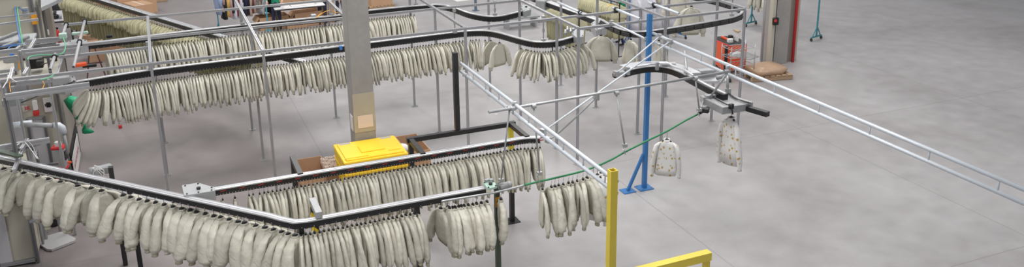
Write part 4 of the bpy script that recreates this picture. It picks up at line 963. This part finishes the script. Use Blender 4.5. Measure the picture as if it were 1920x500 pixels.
MB().box(((q0.x+q1.x)/2, q0.y, 1.45), (q1.x-q0.x, .5, 2.9), bev=.01).build('panel', 'brown_panel', bp_)
MB().prism([(p.x, p.y) for p in (at(76, -25, 2.9), at(78, 21, 2.9), at(118, 2, 2.9), at(122, -25, 2.9))], 2.9, 2.98).build('hood', 'grey_cast', bp_)
MB().box(at(86, 56, 1.9)+Vector((.05, -.3, 0)), (.09, .06, .14), bev=.01).build('wall_switch', 'paper', bp_)
# far tables at left
def table(name, c, s, z, label, m='lilac_panel'):
    t = empty(name, (c[0], c[1], 0), label, 'table'); MB().box((c[0], c[1], z-.015), (s[0], s[1], .03), bev=.005).build('tabletop', m, t)
    MB().sweep([(c[0]-s[0]/2, c[1]-s[1]/2, z-.045), (c[0]+s[0]/2, c[1]-s[1]/2, z-.045)], rect(.02, .04)).build('apron', 'black_paint', t)
    for sx_ in (-1, 1):
        for sy_ in (-1, 1): MB().sweep([(c[0]+sx_*(s[0]/2-.05), c[1]+sy_*(s[1]/2-.05), 0), (c[0]+sx_*(s[0]/2-.05), c[1]+sy_*(s[1]/2-.05), z-.03)], rect(.05, .05)).build('leg', 'black_paint', t)
    return t
tq = at(112, 30, .78)
table('work_table', (tq.x-.1, tq.y+.1), (1.0, 1.7), .78, 'pale topped black-legged work table at the upper left')
table('work_table', (tq.x-.45, tq.y-1.6), (.8, .9), .62, 'lower pale table in front of the upper left work table')
sc_ = empty('sewing_head', tuple(at(103, 32, .8)), 'small black device lying on the upper left work table', 'device')
p = at(103, 31, .86); MB().box(p, (.22, .16, .12), .3, bev=.03).build('base', 'black_plastic', sc_); MB().tube([p+Vector((0, 0, .05)), p+Vector((.02, .1, .18))], .05, 10).build('head', 'rubber', sc_, True); MB().tube([p+Vector((.12, -.05, .0)), p+Vector((.2, -.05, 0))], .07, 12).build('wheel', 'grey_cast', sc_, True)
ex = at(108, 66, .3); fe = empty('fire_extinguisher', (ex.x, ex.y, 0), 'small red cylinder under the upper left work table', 'fire extinguisher')
MB().tube([(ex.x, ex.y, 0), (ex.x, ex.y, .38), (ex.x, ex.y, .45), (ex.x, ex.y, .5)], [.08, .08, .05, .025], 14).build('bottle', 'red', fe, True); MB().box((ex.x, ex.y, .53), (.1, .03, .05)).build('handle', 'black_plastic', fe)
for i, (px, py, m, l) in enumerate(((112, 8, 'black_cloth', 'heap of black cloth on the table behind, left part'), (124, 12, 'black_cloth', 'heap of black cloth on the table behind, right part'))):
    p = at(px, py, .5); mb = MB(); mb.loft([ring(p.x, p.y, z, a, a*.6, 14, rd, .2) for z, a in ((.0, .55), (.3, .6), (.55, .45), (.68, .2))]); tag(mb.build('cloth_heap', m, None, True), l, 'cloth')
# maroon A-frame legs behind rail row 1
af = empty('a_frame_stand', tuple(at(178, 118, 0)), 'maroon A-shaped stand half hidden behind the left of the far row', 'stand')
p = at(177, 118, .5)
for dx in (-.25, .25): MB().sweep([(p.x+dx, p.y, .01), (p.x+dx*.2, p.y, 1.0)], rect(.035, .035)).build('leg', 'dark_maroon', af)
MB().sweep([(p.x-.2, p.y, .5), (p.x+.2, p.y, .5)], rect(.03, .03)).build('crossbar', 'dark_maroon', af)

# ------------------------------------------------------------------ background goods
def solid_box(name, c, s, rot, label, m='cardboard', cat='cardboard box', group=None):
    r = empty(name, (c[0], c[1], c[2]), label, cat, group, rot)
    o_ = MB().box((0, 0, s[2]/2), s, 0, bev=.006).build('carton', m, None); o_.parent = r
    o_ = MB().box((0, 0, s[2]+.001), (s[0]*.99, .06, .003)).build('tape_strip', 'pale_pink', None); o_.parent = r
    return r
def pallet(c, s, rot, label):
    r = empty('pallet', (c[0], c[1], 0), label, 'pallet', None, rot)
    def a_(mb, nm): o_ = mb.build(nm, 'wood', None); o_.parent = r
    for k in range(7): a_(MB().box((-s[0]/2+s[0]*(k+.5)/7, 0, .13), (s[0]/9, s[1], .022)), 'deck_board')
    for k in (-1, 0, 1): a_(MB().box((0, k*(s[1]/2-.06), .06), (s[0], .09, .10)), 'bearer')
    return r
dg = math.atan2(P6[1][1]-P6[0][1], P6[1][0]-P6[0][0])
def gz_box(px, py, s, label, z=0.0, rot=dg, m='cardboard'): p = at(px, py, z); return solid_box('cardboard_box', (p.x, p.y, z), s, rot, label, m)
p = at(292, 5); pallet((p.x-.2, p.y+.4), (1.2, .8), .1, 'wooden pallet on the floor at the top edge left of centre')
p = at(215, 4, 0); 
for i, (px, py, z, s, l) in enumerate(((186, 20, .0, (1.1, .7, .75), 'long brown box left of two others behind the diagonal rail'), (228, 26, .0, (1.2, .7, .75), 'long brown box behind the diagonal rail, in the middle'), (262, 33, .0, (1.0, .7, .55), 'pale brown flat box at the right end of the boxes behind the diagonal rail'), (268, 22, .0, (1.0, .7, .7), 'brown box at the back right of the boxes behind the diagonal rail'), (215, 10, .0, (1.2, .8, .9), 'large brown box at the back behind the diagonal rail'))):
    gz_box(px, py, s, l, z)
for i, (px, py, s, l) in enumerate(((210, 108, (1.3, .6, .55), 'brown cardboard box low behind the left of the far row'), (180, 90, (.9, .5, .5), 'brown box beneath the left end of the far rail'))): gz_box(px, py, s, l, 0, .05)
sr = MB()
# boxes and tables behind rail 1 in the middle
tt = at(545, 20, .85)
table('work_table', (at(560, 10, .8).x, at(560, 10, .8).y), (1.7, .6), .8, 'white-topped table behind the open carton near the column', 'paper')
bb = [((576, 46), (.95, .55, .5), 'open brown carton on the floor behind the far row, nearest to the column', True), ((512, 52), (1.0, .6, .45), 'open brown carton behind the far row beside the dark clothes', True), ((555, 50), (.7, .5, .35), 'low brown carton between the two open cartons', False), ((592, 22), (.9, .6, .8), 'brown carton behind the open carton near the column', False), ((545, 8), (1.2, .7, 1.0), 'wide brown carton at the top edge left of the column', False), ((612, 40), (.5, .5, .9), 'upright brown carton just left of the green-shirted person by the column', False)]
for (px, py), s, l, op in bb:
    p = at(px, py, 0)
    if op: open_box('cardboard_box', (p.x, p.y), s, .12, l, flaps=((-1, 0), (1, 0), (0, 1)))
    else: solid_box('cardboard_box', (p.x, p.y, 0), s, .08, l)
p = at(711, 14, 0); solid_box('cardboard_box', (p.x, p.y, .14), (.85, .7, .75), .1, 'brown carton on a pallet just right of the concrete column'); pallet((p.x, p.y), (1.0, .8), .1, 'wooden pallet under the carton right of the column')
p = at(566, 9, .8); sh = solid_box('paper_stack', (p.x, p.y, .8), (.8, .4, .03), .05, 'white sheets lying on the white-topped table', 'paper', 'paper')
# clothes racks
def rack(name, p1, p2, h, label, m='teal', wheels=True):
    p1, p2 = Vector((p1.x, p1.y, 0)), Vector((p2.x, p2.y, 0)); r = empty(name, tuple(p1), label, 'garment rack'); n = Vector((-(p2-p1).y, (p2-p1).x, 0)).normalized()*.28
    MB().tube([p1+Vector((0, 0, h)), p2+Vector((0, 0, h))], .018, 8).build('hanging_bar', 'galv', r)
    for e_ in (p1, p2):
        MB().sweep([e_+Vector((0, 0, .12)), e_+Vector((0, 0, h))], rect(.04, .04)).build('upright', m, r)
        MB().sweep([e_-n+Vector((0, 0, .12)), e_+n+Vector((0, 0, .12))], rect(.04, .04)).build('foot_bar', m, r)
        MB().prism([(e_-n*.7).to_2d(), (e_+n*.7).to_2d(), (e_+(p2-p1).normalized()*.03).to_2d()], .12, .14).build('gusset_plate', m, r)
        for s_ in (-1, 1): MB().sweep([e_+n*s_*.75+Vector((0, 0, .14)), e_+Vector((0, 0, .45))], rect(.025, .025)).build('brace', m, r)
        for s_ in (-1, 1): w_ = e_+n*s_*.95+Vector((0, 0, .05)); MB().tube([w_+Vector((-.015, 0, 0)), w_+Vector((.015, 0, 0))], .05, 12).build('castor', 'rubber', r)
    return r
def garment(p, ang, L, wd, m, label, group, name='hanging_garment', th=.05):
    r = empty(name, tuple(p), label, 'garment', group, ang)
    def a_(mb, nm, mm): o_ = mb.build(nm, mm, None, True); o_.parent = r
    h = MB(); h.tube([(0, 0, .02), (0, 0, -.06)], .004, 5); h.tube([(0, -wd*.36, -.13), (0, 0, -.06), (0, wd*.36, -.13)], [.01, .015, .01], 6); a_(h, 'hanger', 'black_plastic')
    b = MB(); b.loft([ring(0, 0, z, rx, ry, 14, rd, .12) for z, rx, ry in ((-.07, th*.5, wd*.14), (-.12, th*.8, wd*.40), (-.2, th, wd*.46), (-L*.5, th*1.1, wd*.46), (-L*.8, th*1.1, wd*.48), (-L, th, wd*.5))]); a_(b, 'body', m)
    for sg in (-1, 1):
        s = MB(); s.loft([ring(0, sg*y*wd, z*L, th*k, th*k*.9, 8, rd, .1) for y, z, k in ((.34, -.14, .6), (.47, -.25, .9), (.53, -.5, .85), (.55, -.72, .6))]); a_(s, 'sleeve', m)
    return r
ra, rb = at(383, 62), at(446, 50)
rack('garment_rack', at(412, 66), at(522, 48), 1.75, 'teal wheeled rack with assorted dark and pale clothes left of the cartons')
RA, RB = at(412, 66), at(522, 48)
cl = [('blue_cloth', 'pale blue'), ('pink_cloth', 'dusty pink'), ('black_cloth', 'black'), ('yellow_cloth', 'mustard'), ('pink_cloth', 'rose'), ('black_cloth', 'black'), ('white_cloth', 'white'), ('maroon_cloth', 'maroon'), ('white_cloth', 'off-white'), ('navy', 'navy'), ('navy', 'navy'), ('black_cloth', 'black'), ('tan_cloth', 'tan'), ('maroon_cloth', 'maroon'), ('tan_cloth', 'tan'), ('grey_cloth', 'grey'), ('tan_cloth', 'tan'), ('white_cloth', 'pale'), ('maroon_cloth', 'maroon'), ('grey_cloth', 'grey'), ('black_cloth', 'black'), ('black_cloth', 'black'), ('black_cloth', 'black'), ('black_cloth', 'black')]
rng_ang = math.atan2((RB-RA).y, (RB-RA).x)
nums = ['first', 'second', 'third', 'fourth', 'fifth', 'sixth', 'seventh', 'eighth', 'ninth', 'tenth', 'eleventh', 'twelfth', 'thirteenth', 'fourteenth', 'fifteenth', 'sixteenth', 'seventeenth', 'eighteenth', 'nineteenth', 'twentieth', 'twenty-first', 'twenty-second', 'twenty-third', 'twenty-fourth']
for i, (m, cn) in enumerate(cl):
    p = RA.lerp(RB, (i+.7)/(len(cl)+.6)); garment(Vector((p.x, p.y, 1.74)), rng_ang+jr.uniform(-.15, .15), jr.uniform(.9, 1.25), .5, m, '%s garment, %s from the left on the teal rack' % (cn, nums[i]), 'assorted clothes on the teal rack', th=.085)
# white coats at upper right and yellow cloth
RA2, RB2 = at(1178, 88), at(1275, 70)
rack('garment_rack', RA2, RB2, 1.7, 'blue wheeled rack with white coats behind the blue post', 'blue_paint')
for i in range(7):
    p = RA2.lerp(RB2, (i+.6)/7.5); garment(Vector((p.x, p.y, 1.69)), math.atan2((RB2-RA2).y, (RB2-RA2).x)+PI/2*(.6 if i % 2 else .2), jr.uniform(1.15, 1.4), .48, 'white_cloth', 'white coat, %s from the left on the blue rack' % nums[i], 'white coats on the blue rack', 'white_coat', th=.07)
p = at(1146, 3, 1.72); garment(p, .8, .75, .24, 'yellow_cloth', 'mustard yellow cloth hanging left of the white coats', None)
p = at(1158, 2, 1.72); garment(p, .8, 1.0, .26, 'tan_cloth', 'brown-grey garment hanging between yellow cloth and white coats', None)
up = at(1144, 79); bpole = empty('rack_pole', (up.x, up.y, 0), 'slim blue pole left of the white coats', 'pole'); MB().sweep([(up.x, up.y, 0), (up.x, up.y, 2.6)], rect(.045, .045)).build('pole', 'blue_paint', bpole); MB().box((up.x, up.y, .01), (.2, .2, .02)).build('foot_plate', 'blue_paint', bpole)
# far-right wheeled racks with plastic-covered jackets
q1, q2 = at(1408, 48), at(1530, 75)
rack('garment_rack', q1, q2, 1.72, 'dark teal wheeled rack with khaki jackets right of the U-shaped rail', 'teal')
for i in range(9):
    p = q1.lerp(q2, (i+.2)/16.); jacket(Vector((p.x, p.y, 1.70)), math.atan2((q2-q1).y, (q2-q1).x)+jr.uniform(-.2, .5), 'khaki jacket, %s from the left on the dark teal rack' % nums[i], 'jackets on the dark teal rack', (.8, 1.1, 1.3), rnd=jr, name='khaki_jacket')
q1, q2 = at(1232, 44), at(1330, 5)
rack('garment_rack', q1, q2, 1.72, 'low blue wheeled rack behind the open full-width jacket', 'teal')
# red tool trolley
tq = at(1352, 138); tx, ty = 13.25, 16.9
a_ = at(1337, 122); b_ = at(1358, 139)
tro = empty('tool_cabinet', tuple(b_), 'orange-red tool cabinet with tools on top beside the wire trolley', 'cabinet')
bx = (b_.x-a_.x); cw = .62; th_ = math.atan2((b_-a_).y, (b_-a_).x)
L_ = (b_-a_).length; dirv = (b_-a_).normalized(); nv = Vector((-dirv.y, dirv.x, 0)); cc = (a_+b_)/2+nv*.30
H_ = .80
MB().box(cc+Vector((0, 0, H_/2+.06)), (L_, .62, H_-.06), th_, bev=.01).build('body', 'orange_red', tro)
MB().box(cc+dirv*(L_/2-.01)-nv*.28+Vector((0, 0, H_/2+.06)), (.08, .08, H_-.1), th_, bev=.01).build('corner_strip', 'black_plastic', tro)
MB().box(cc-dirv*(L_/2-.01)-nv*.28+Vector((0, 0, H_/2+.06)), (.04, .06, H_), th_, bev=.01).build('corner_strip', 'black_plastic', tro)
MB().box(cc+Vector((0, 0, H_+.04)), (L_+.02, .64, .02), th_, bev=.005).build('top_tray', 'black_plastic', tro)
for sx_ in (-1, 1):
    for sy_ in (-1, 1): w_ = cc+dirv*sx_*(L_/2-.1)+nv*sy_*.24+Vector((0, 0, .035)); MB().tube([w_-Vector((.02, 0, 0)), w_+Vector((.02, 0, 0))], .035, 10).build('castor', 'rubber', tro)
for i, (dx, dy, s, m, nm, l) in enumerate(((-.15, -.12, (.32, .05, .05), 'orange_red', 'hand_tool', 'orange-red long tool on the tool cabinet top'), (.0, .0, (.12, .1, .14), 'black_plastic', 'hand_tool', 'black block tool on the tool cabinet top'), (.12, .12, (.22, .02, .28), 'paper', 'paper_card', 'white card standing on the tool cabinet'), (-.2, .12, (.16, .12, .06), 'grey_box', 'parts_tray', 'grey tray on the tool cabinet top'), (.22, -.1, (.12, .14, .1), 'paper', 'parts_tray', 'white tray on the tool cabinet right edge'))):
    z_ = H_+.05; r_ = empty(nm, tuple(cc+dirv*dx+nv*dy+Vector((0, 0, z_))), l, 'tool' if 'tool' in nm else 'tray' if 'tray' in nm else 'card', None, th_+.2)
    o_ = MB().box((0, 0, s[2]/2), s, 0, bev=.008).build('body', m, None); o_.parent = r_
    if nm == 'hand_tool': o_ = MB().tube([(s[0]/2, 0, s[2]/2), (s[0]/2+.08, 0, s[2]/2)], .012, 8).build('shank', 'galv', None, True); o_.parent = r_
    if nm == 'paper_card': o_ = MB().box((0, 0, s[2]+.015), (s[0]*1.1, .1, .03)).build('card_holder', 'wood', None); o_.parent = r_
# wire trolley
wt = empty('wire_trolley', tuple(at(1385, 150)), 'chrome wire trolley with sloping glass shelf beside the tool cabinet', 'trolley')
c0 = at(1384, 152); dW, dD = .75, .45; ux = Vector((1, -.05, 0)).normalized(); uy = Vector((-ux.y, ux.x, 0)); uy = Vector((.05, 1, 0))
org = Vector((c0.x-.28, c0.y, 0))
cs = [org, org+ux*dW, org+ux*dW+uy*dD, org+uy*dD]
for c_ in cs:
    MB().tube([c_+Vector((0, 0, .1)), c_+Vector((0, 0, 1.0))], .013, 8).build('upright', 'alu', wt, True); MB().tube([c_+Vector((-.02, 0, .055)), c_+Vector((.02, 0, .055))], .055, 12).build('castor', 'rubber', wt)
for z_ in (.18, .42, .66, .9):
    w = MB()
    for i in range(4): w.tube([cs[i]+Vector((0, 0, z_)), cs[(i+1) % 4]+Vector((0, 0, z_))], .009, 6)
    for k in range(1, 8): w.tube([cs[0].lerp(cs[1], k/8)+Vector((0, 0, z_)), cs[3].lerp(cs[2], k/8)+Vector((0, 0, z_))], .004, 5)
    w.build('wire_shelf', 'alu', wt)
w = MB(); w.tube([cs[0]+Vector((0, 0, 1.0)), cs[0]+Vector((-.12, -.05, 1.05)), cs[3]+Vector((-.12, .05, 1.05)), cs[3]+Vector((0, 0, 1.0))], .013, 8); w.build('push_handle', 'red', wt)
gl = [at(1365, 103, .95), at(1406, 112, .85), at(1423, 106, .85), at(1385, 92, .95)]
g = MB(); g.add([tuple(p) for p in gl]+[tuple(p+Vector((0, 0, -.008))) for p in gl], [(0, 1, 2, 3), (4, 5, 6, 7), (0, 1, 5, 4), (1, 2, 6, 5), (2, 3, 7, 6), (3, 0, 4, 7)])
gm = mat('glass_shelf', (.55, .65, .62), .1); gm.node_tree.nodes['Principled BSDF'].inputs['Transmission Weight'].default_value = .9; gm.node_tree.nodes['Principled BSDF'].inputs['Alpha'].default_value = .4; g.build('glass_shelf', 'glass_shelf', wt)
w = MB()
for i in range(4): w.tube([gl[i], gl[(i+1) % 4]], .008, 6)
w.build('shelf_frame', 'alu_dark', wt)
MB().box(cs[0].lerp(cs[2], .35)+Vector((0, 0, .72)), (.28, .2, .1), .1).build('parts_bin', 'paper', wt)
# column 2 at right, pipe, post, wrapped pallet
k0 = at(1449, 122); k1 = at(1487, 116)
col2 = column('concrete_column', k0.x, k0.x+.50, k0.y, k0.y+.6, 9.0); tag(col2, 'thick concrete column at the right edge with a red pipe', 'column')
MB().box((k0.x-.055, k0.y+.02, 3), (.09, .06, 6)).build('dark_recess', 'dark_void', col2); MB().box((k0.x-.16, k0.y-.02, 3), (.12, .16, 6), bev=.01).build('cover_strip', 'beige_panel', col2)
MB().box((k0.x+.64, k0.y+.25, 3), (.28, .3, 6)).build('side_cladding', 'brown_panel', col2); MB().box((k0.x+.87, k0.y+.3, 3), (.18, .3, 6)).build('cover_strip', 'beige_panel', col2)
MB().tube([(k0.x+.72, k0.y+.02, 0), (k0.x+.72, k0.y+.02, 6)], .045, 10).build('red_pipe', 'red', col2, True)
e_ = at(1441, 45, 1.5); es = MB().box((k0.x-.16, k0.y-.17, 1.35), (.16, .1, .2), bev=.01).build('switch_box', 'black_plastic', col2); MB().box((k0.x-.21, k0.y-.23, 1.38), (.07, .05, .07), bev=.01).build('red_switch', 'red', es)
pp = at(1427, 124); tp_ = empty('pipe_post', (pp.x, pp.y, 0), 'slim grey round post left of the right-hand concrete column', 'post'); MB().tube([(pp.x, pp.y, 0), (pp.x, pp.y, 3.2)], .03, 10).build('pipe', 'galv', tp_, True); MB().box((pp.x, pp.y, .01), (.16, .16, .02)).build('foot_plate', 'galv', tp_)
wp = at(1425, 152); pallet((wp.x+.4, wp.y+.3), (1.2, .9), -.2, 'wooden pallet under the wrapped brown bundle at right')
wr = MB(); wr.loft([ring(wp.x+.4, wp.y+.3, z, a, b__, 18, rd, .07, .5) for z, a, b__ in ((.14, .5, .4), (.24, .52, .42), (.30, .48, .38), (.34, .25, .22))]); tag(wr.build('wrapped_bundle', mat('film_brown', (.45, .30, .20), .3, 0, bump=.8, bscale=6, var=.3, vscale=3).name, None, True), 'brown bundle wrapped in clear film on a pallet at right', 'bundle')
# upper right: white cart near rail 8
wc = at(1012, 40); wcr = empty('white_cart', tuple(wc), 'white panelled cart on castors left of the khaki overalls', 'cart')
MB().box((wc.x+.15, wc.y+.3, .75), (.62, .5, 1.2), bev=.02).build('body', 'paper', wcr); MB().box((wc.x+.35, wc.y+.1, .14), (.9, .5, .04)).build('deck', 'paper', wcr)
for dx, dy in ((-.1, -.1), (.7, -.1), (.7, .3), (-.1, .3)): MB().tube([(wc.x+dx, wc.y+dy, .06), (wc.x+dx+.03, wc.y+dy, .06)], .06, 12).build('castor', 'rubber', wcr)
gm_ = at(1018, 8, 1.9); mt_ = empty('drive_motor', tuple(gm_), 'grey drive motor at the top end of the steep dark rail', 'motor'); MB().box(gm_, (.35, .3, .28), .6, bev=.02).build('case', 'grey_cast', mt_); MB().tube([gm_+Vector((.1, -.1, 0)), gm_+Vector((.3, -.3, 0))], .08, 12).build('motor', 'grey_box', mt_, True)
g_ = at(962, 20, 0); shb = at(950, 30, 0)
gc = empty('grey_bench', tuple(shb), 'low grey bench under the curved end of the farthest rail', 'bench'); MB().box((at(975, 30, .4).x, at(975, 30, .4).y, .38), (1.3, .5, .06), -.05, bev=.01).build('seat', 'grey_cast', gc)
for dx in (-.5, .5): MB().box((at(975, 30, .4).x+dx, at(975, 30, .4).y, .175), (.06, .4, .35)).build('leg', 'grey_cast', gc)
vp_ = at(892, 20); t = empty('rack_pole', (vp_.x, vp_.y, 0), 'slate blue pole behind the curve of the farthest rail', 'pole'); MB().sweep([(vp_.x, vp_.y, 0), (vp_.x, vp_.y, 2.2)], rect(.08, .08)).build('pole', mat('slate', (.12, .16, .22), .5).name, t); MB().box((vp_.x, vp_.y, .01), (.22, .22, .02)).build('foot_plate', 'slate', t)
pt = at(868, 0); tag(MB().box((pt.x, pt.y, .01), (.7, .4, .02), .1).build('floor_mat', 'paper', None), 'pale sheet lying on the floor at the top edge, right of centre', 'sheet')
# yellow guard beam at the bottom
yb = empty('guard_beam', tuple(at(1230, 490, 0)), 'yellow square guard beam low at the bottom right', 'guard beam')
ya_, yb_ = at(1150, 522, 1.1), at(1330, 477, 1.1)
MB().sweep([ya_, yb_], rect(.12, .12)).build('beam', 'yellow_paint', yb)
for q_ in (ya_.lerp(yb_, .05), ya_.lerp(yb_, .97)): MB().sweep([(q_.x, q_.y, 0), (q_.x, q_.y, 1.04)], rect(.078, .078)).build('post', 'yellow_paint', yb)

# ------------------------------------------------------------------ people
def person(loc, ang, label, top, bottom, arms=((-.28, .12, 1.0), (.28, .12, 1.0)), lean=0.0, step=.08, hair='hair'):
    r = empty('person', tuple(loc), label, 'person', None, ang)
    V = []; E_ = []; RAD = []
    def j(p, rad, par=None):
        V.append(p); RAD.append(rad); i = len(V)-1
        if par is not None: E_.append((par, i))
        return i
    F = lambda z: lean*max(0, z-.9)
    pel = j((0, F(.95), .95), (.145, .105)); wa = j((0, F(1.08), 1.08), (.125, .09), pel); ch = j((0, F(1.28), 1.28), (.155, .105), wa); nb = j((0, F(1.43), 1.43), (.09, .07), ch)
    nk = j((0, F(1.5)+.01, 1.51), (.05, .05), nb); h1 = j((0, F(1.6)+.02, 1.58), (.07, .08), nk); h2 = j((0, F(1.65)+.015, 1.66), (.082, .098), h1); h3 = j((0, F(1.7)+.01, 1.73), (.055, .065), h2)
    for k, sg in enumerate((-1, 1)):
        hp_ = j((sg*.09, 0, .88), (.085, .085), pel); kn = j((sg*.10, .02+sg*step*.4, .48), (.058, .06), hp_); an = j((sg*.105, -.01+sg*step, .09), (.04, .042), kn); to = j((sg*.115, .14+sg*step, .035), (.036, .03), an)
        sh_ = j((sg*.175, F(1.4), 1.40), (.058, .055), nb); hx, hy, hz = arms[k]; hd = Vector((hx, hy+F(hz), hz)); s_ = Vector(V[sh_])
        el = s_.lerp(hd, .5)+Vector((sg*.05, -.07, -.02)); el_i = j(tuple(el), (.044, .044), sh_); wr_ = j(tuple(hd), (.026, .03), el_i)
        d = (hd-el).normalized(); pm = j(tuple(hd+d*.055), (.018, .036), wr_)
        sd = d.cross(Vector((0, 0, 1))); sd = sd.normalized() if sd.length > .1 else Vector((0, 1, 0))
        for f_i, (o_, L_) in enumerate(((-.030, .065), (-.010, .075), (.010, .070), (.028, .055))):
            a = hd+d*.08+sd*o_; b1 = j(tuple(a), (.009, .009), pm); b2 = j(tuple(a+d*L_*.55+Vector((0, 0, -.008))), (.008, .008), b1); j(tuple(a+d*L_+Vector((0, 0, -.03))), (.007, .007), b2)
        th1 = j(tuple(hd+d*.03+sd*(-.04)), (.011, .011), wr_); j(tuple(hd+d*.07+sd*(-.06)), (.009, .009), th1)
    me = bpy.data.meshes.new('figure'); me.from_pydata(V, E_, []); o_ = bpy.data.objects.new('figure', me); COL.objects.link(o_)
    sk = o_.modifiers.new('skin', 'SKIN'); sk.use_smooth_shade = True
    for i, rr_ in enumerate(RAD): me.skin_vertices[0].data[i].radius = rr_
    me.skin_vertices[0].data[0].use_root = True
    sb = o_.modifiers.new('sub', 'SUBSURF'); sb.levels = 1; sb.render_levels = 1
    dg_ = bpy.context.evaluated_depsgraph_get(); m2_ = bpy.data.meshes.new_from_object(o_.evaluated_get(dg_)); o_.modifiers.clear(); o_.data = m2_; bpy.data.meshes.remove(me)
    o_.name = 'body'; m2_.materials.clear()
    for mm_ in (top, bottom, 'skin', 'black_plastic'): m2_.materials.append(MAT[mm_])
    hands = [Vector((a_[0], a_[1]+F(a_[2]), a_[2])) for a_ in arms]
    for p_ in m2_.polygons:
        c_ = p_.center; p_.use_smooth = True
        p_.material_index = 3 if c_.z < .1 else 1 if c_.z < .97 and abs(c_.x) < .2 else 0
        if c_.z > 1.5 or min((c_-h_).length for h_ in hands) < .05 or any((c_-h_).length < .20 and (c_-Vector((math.copysign(.18, h_.x), 0, 1.4))).length > (h_-Vector((math.copysign(.18, h_.x), 0, 1.4))).length for h_ in hands): p_.material_index = 2
    o_.parent = r
    hb = MB(); hb.loft([ring(0, F(1.65)-.0, z_, a_, b2_, 14, rd, .03) for z_, a_, b2_ in ((1.62, .080, .085), (1.68, .100, .112), (1.74, .092, .105), (1.79, .05, .06))]); ho = hb.build('hair', hair, None, True); ho.parent = r; ho.location = (0, -.018, 0)
    fc_ = MB(); fc_.loft([ring(0, F(1.62)+.115, 1.625, .012, .012, 8, rd), ring(0, F(1.62)+.10, 1.665, .008, .01, 8, rd)]); o2 = fc_.build('nose', 'skin', None, True); o2.parent = r
    ey = MB()
    for sg in (-1, 1): ey.loft([ring(sg*.032, F(1.66)+.098, 1.668+dz, .010, .007, 8, rd) for dz in (-.006, .006)])
    o2 = ey.build('eyes', 'black_plastic', None); o2.parent = r
    mo_ = MB(); mo_.box((0, F(1.6)+.098, 1.585), (.045, .012, .010)); o2 = mo_.build('mouth', 'maroon_cloth', None); o2.parent = r
    for sg in (-1, 1): er = MB(); er.loft([ring(sg*.085, F(1.64)+.01, 1.62+dz, .012, .02, 8, rd) for dz in (0, .05)]); o2 = er.build('ear', 'skin', None, True); o2.parent = r
    return r
person(at(1164, 85), .5, 'person in green top and dark trousers among the white coats', 'green_cloth', 'navy', arms=((-.3, .3, 1.15), (.25, .35, 1.2)), step=.14)
person(at(521, 56), 2.9, 'person in green top and dark trousers beside the blue pole at the cartons', 'green_cloth', 'navy', arms=((-.25, .3, 1.05), (.25, .3, 1.05)))
person(at(606, 44), 3.0, 'person in bright green top behind the cartons left of the column', 'green_cloth', 'navy', arms=((-.25, .3, 1.05), (.25, .3, 1.05)))
person(at(640, 40), 2.3, 'person in dark maroon sweater leaning beside the column', 'maroon_cloth', 'navy', arms=((-.3, .35, .95), (.2, .35, .95)), lean=.25)
bl = at(503, 57); t = empty('rack_pole', (bl.x, bl.y, 0), 'bright teal blue pole beside the person at the cartons', 'pole'); MB().sweep([(bl.x, bl.y, 0), (bl.x, bl.y, 2.4)], rect(.045, .045)).build('pole', mat('teal_blue', (.06, .38, .50), .45).name, t); MB().box((bl.x, bl.y, .01), (.2, .2, .02)).build('foot_plate', 'teal_blue', t)

# ------------------------------------------------------------------ light
w = bpy.data.worlds.new('world'); bpy.context.scene.world = w; w.use_nodes = True
bg = w.node_tree.nodes['Background']; bg.inputs[0].default_value = (.93, .96, 1, 1); bg.inputs[1].default_value = .38
def area(name, loc, sx_, sy_, e, colr=(1, .985, .96), rot=(0, 0, 0)):
    l_ = bpy.data.lights.new(name, 'AREA'); l_.shape = 'RECTANGLE'; l_.size = sx_; l_.size_y = sy_; l_.energy = e; l_.color = colr
    o_ = bpy.data.objects.new(name, l_); COL.objects.link(o_); o_.location = loc; o_.rotation_euler = rot
for x_, y_, e_ in ((.5, 7.5, 560), (6, 9, 350), (12, 10, 170), (1.5, 18, 520), (7.5, 18, 430), (13.5, 18, 360), (-4, 24, 350), (4, 30, 620), (14, 30, 620), (-5, 36, 420), (20, 12, 260), (20, 24, 380)):
    area('roof_light', (x_, y_, 10.5), 1.6, 6.0, e_)
area('side_key_light', (-16, 4, 9), 3.0, 9.0, 500, (1, .99, .97), Vector((16, 11, -7.5)).to_track_quat('-Z', 'Y').to_euler())  # unseen key light, added high at left to brighten left-facing sides
sc = bpy.context.scene
sc.view_settings.view_transform = 'Standard'; sc.view_settings.look = 'None'; sc.view_settings.gamma = 1; sc.view_settings.exposure = -0.06
sc.view_settings.use_curve_mapping = False
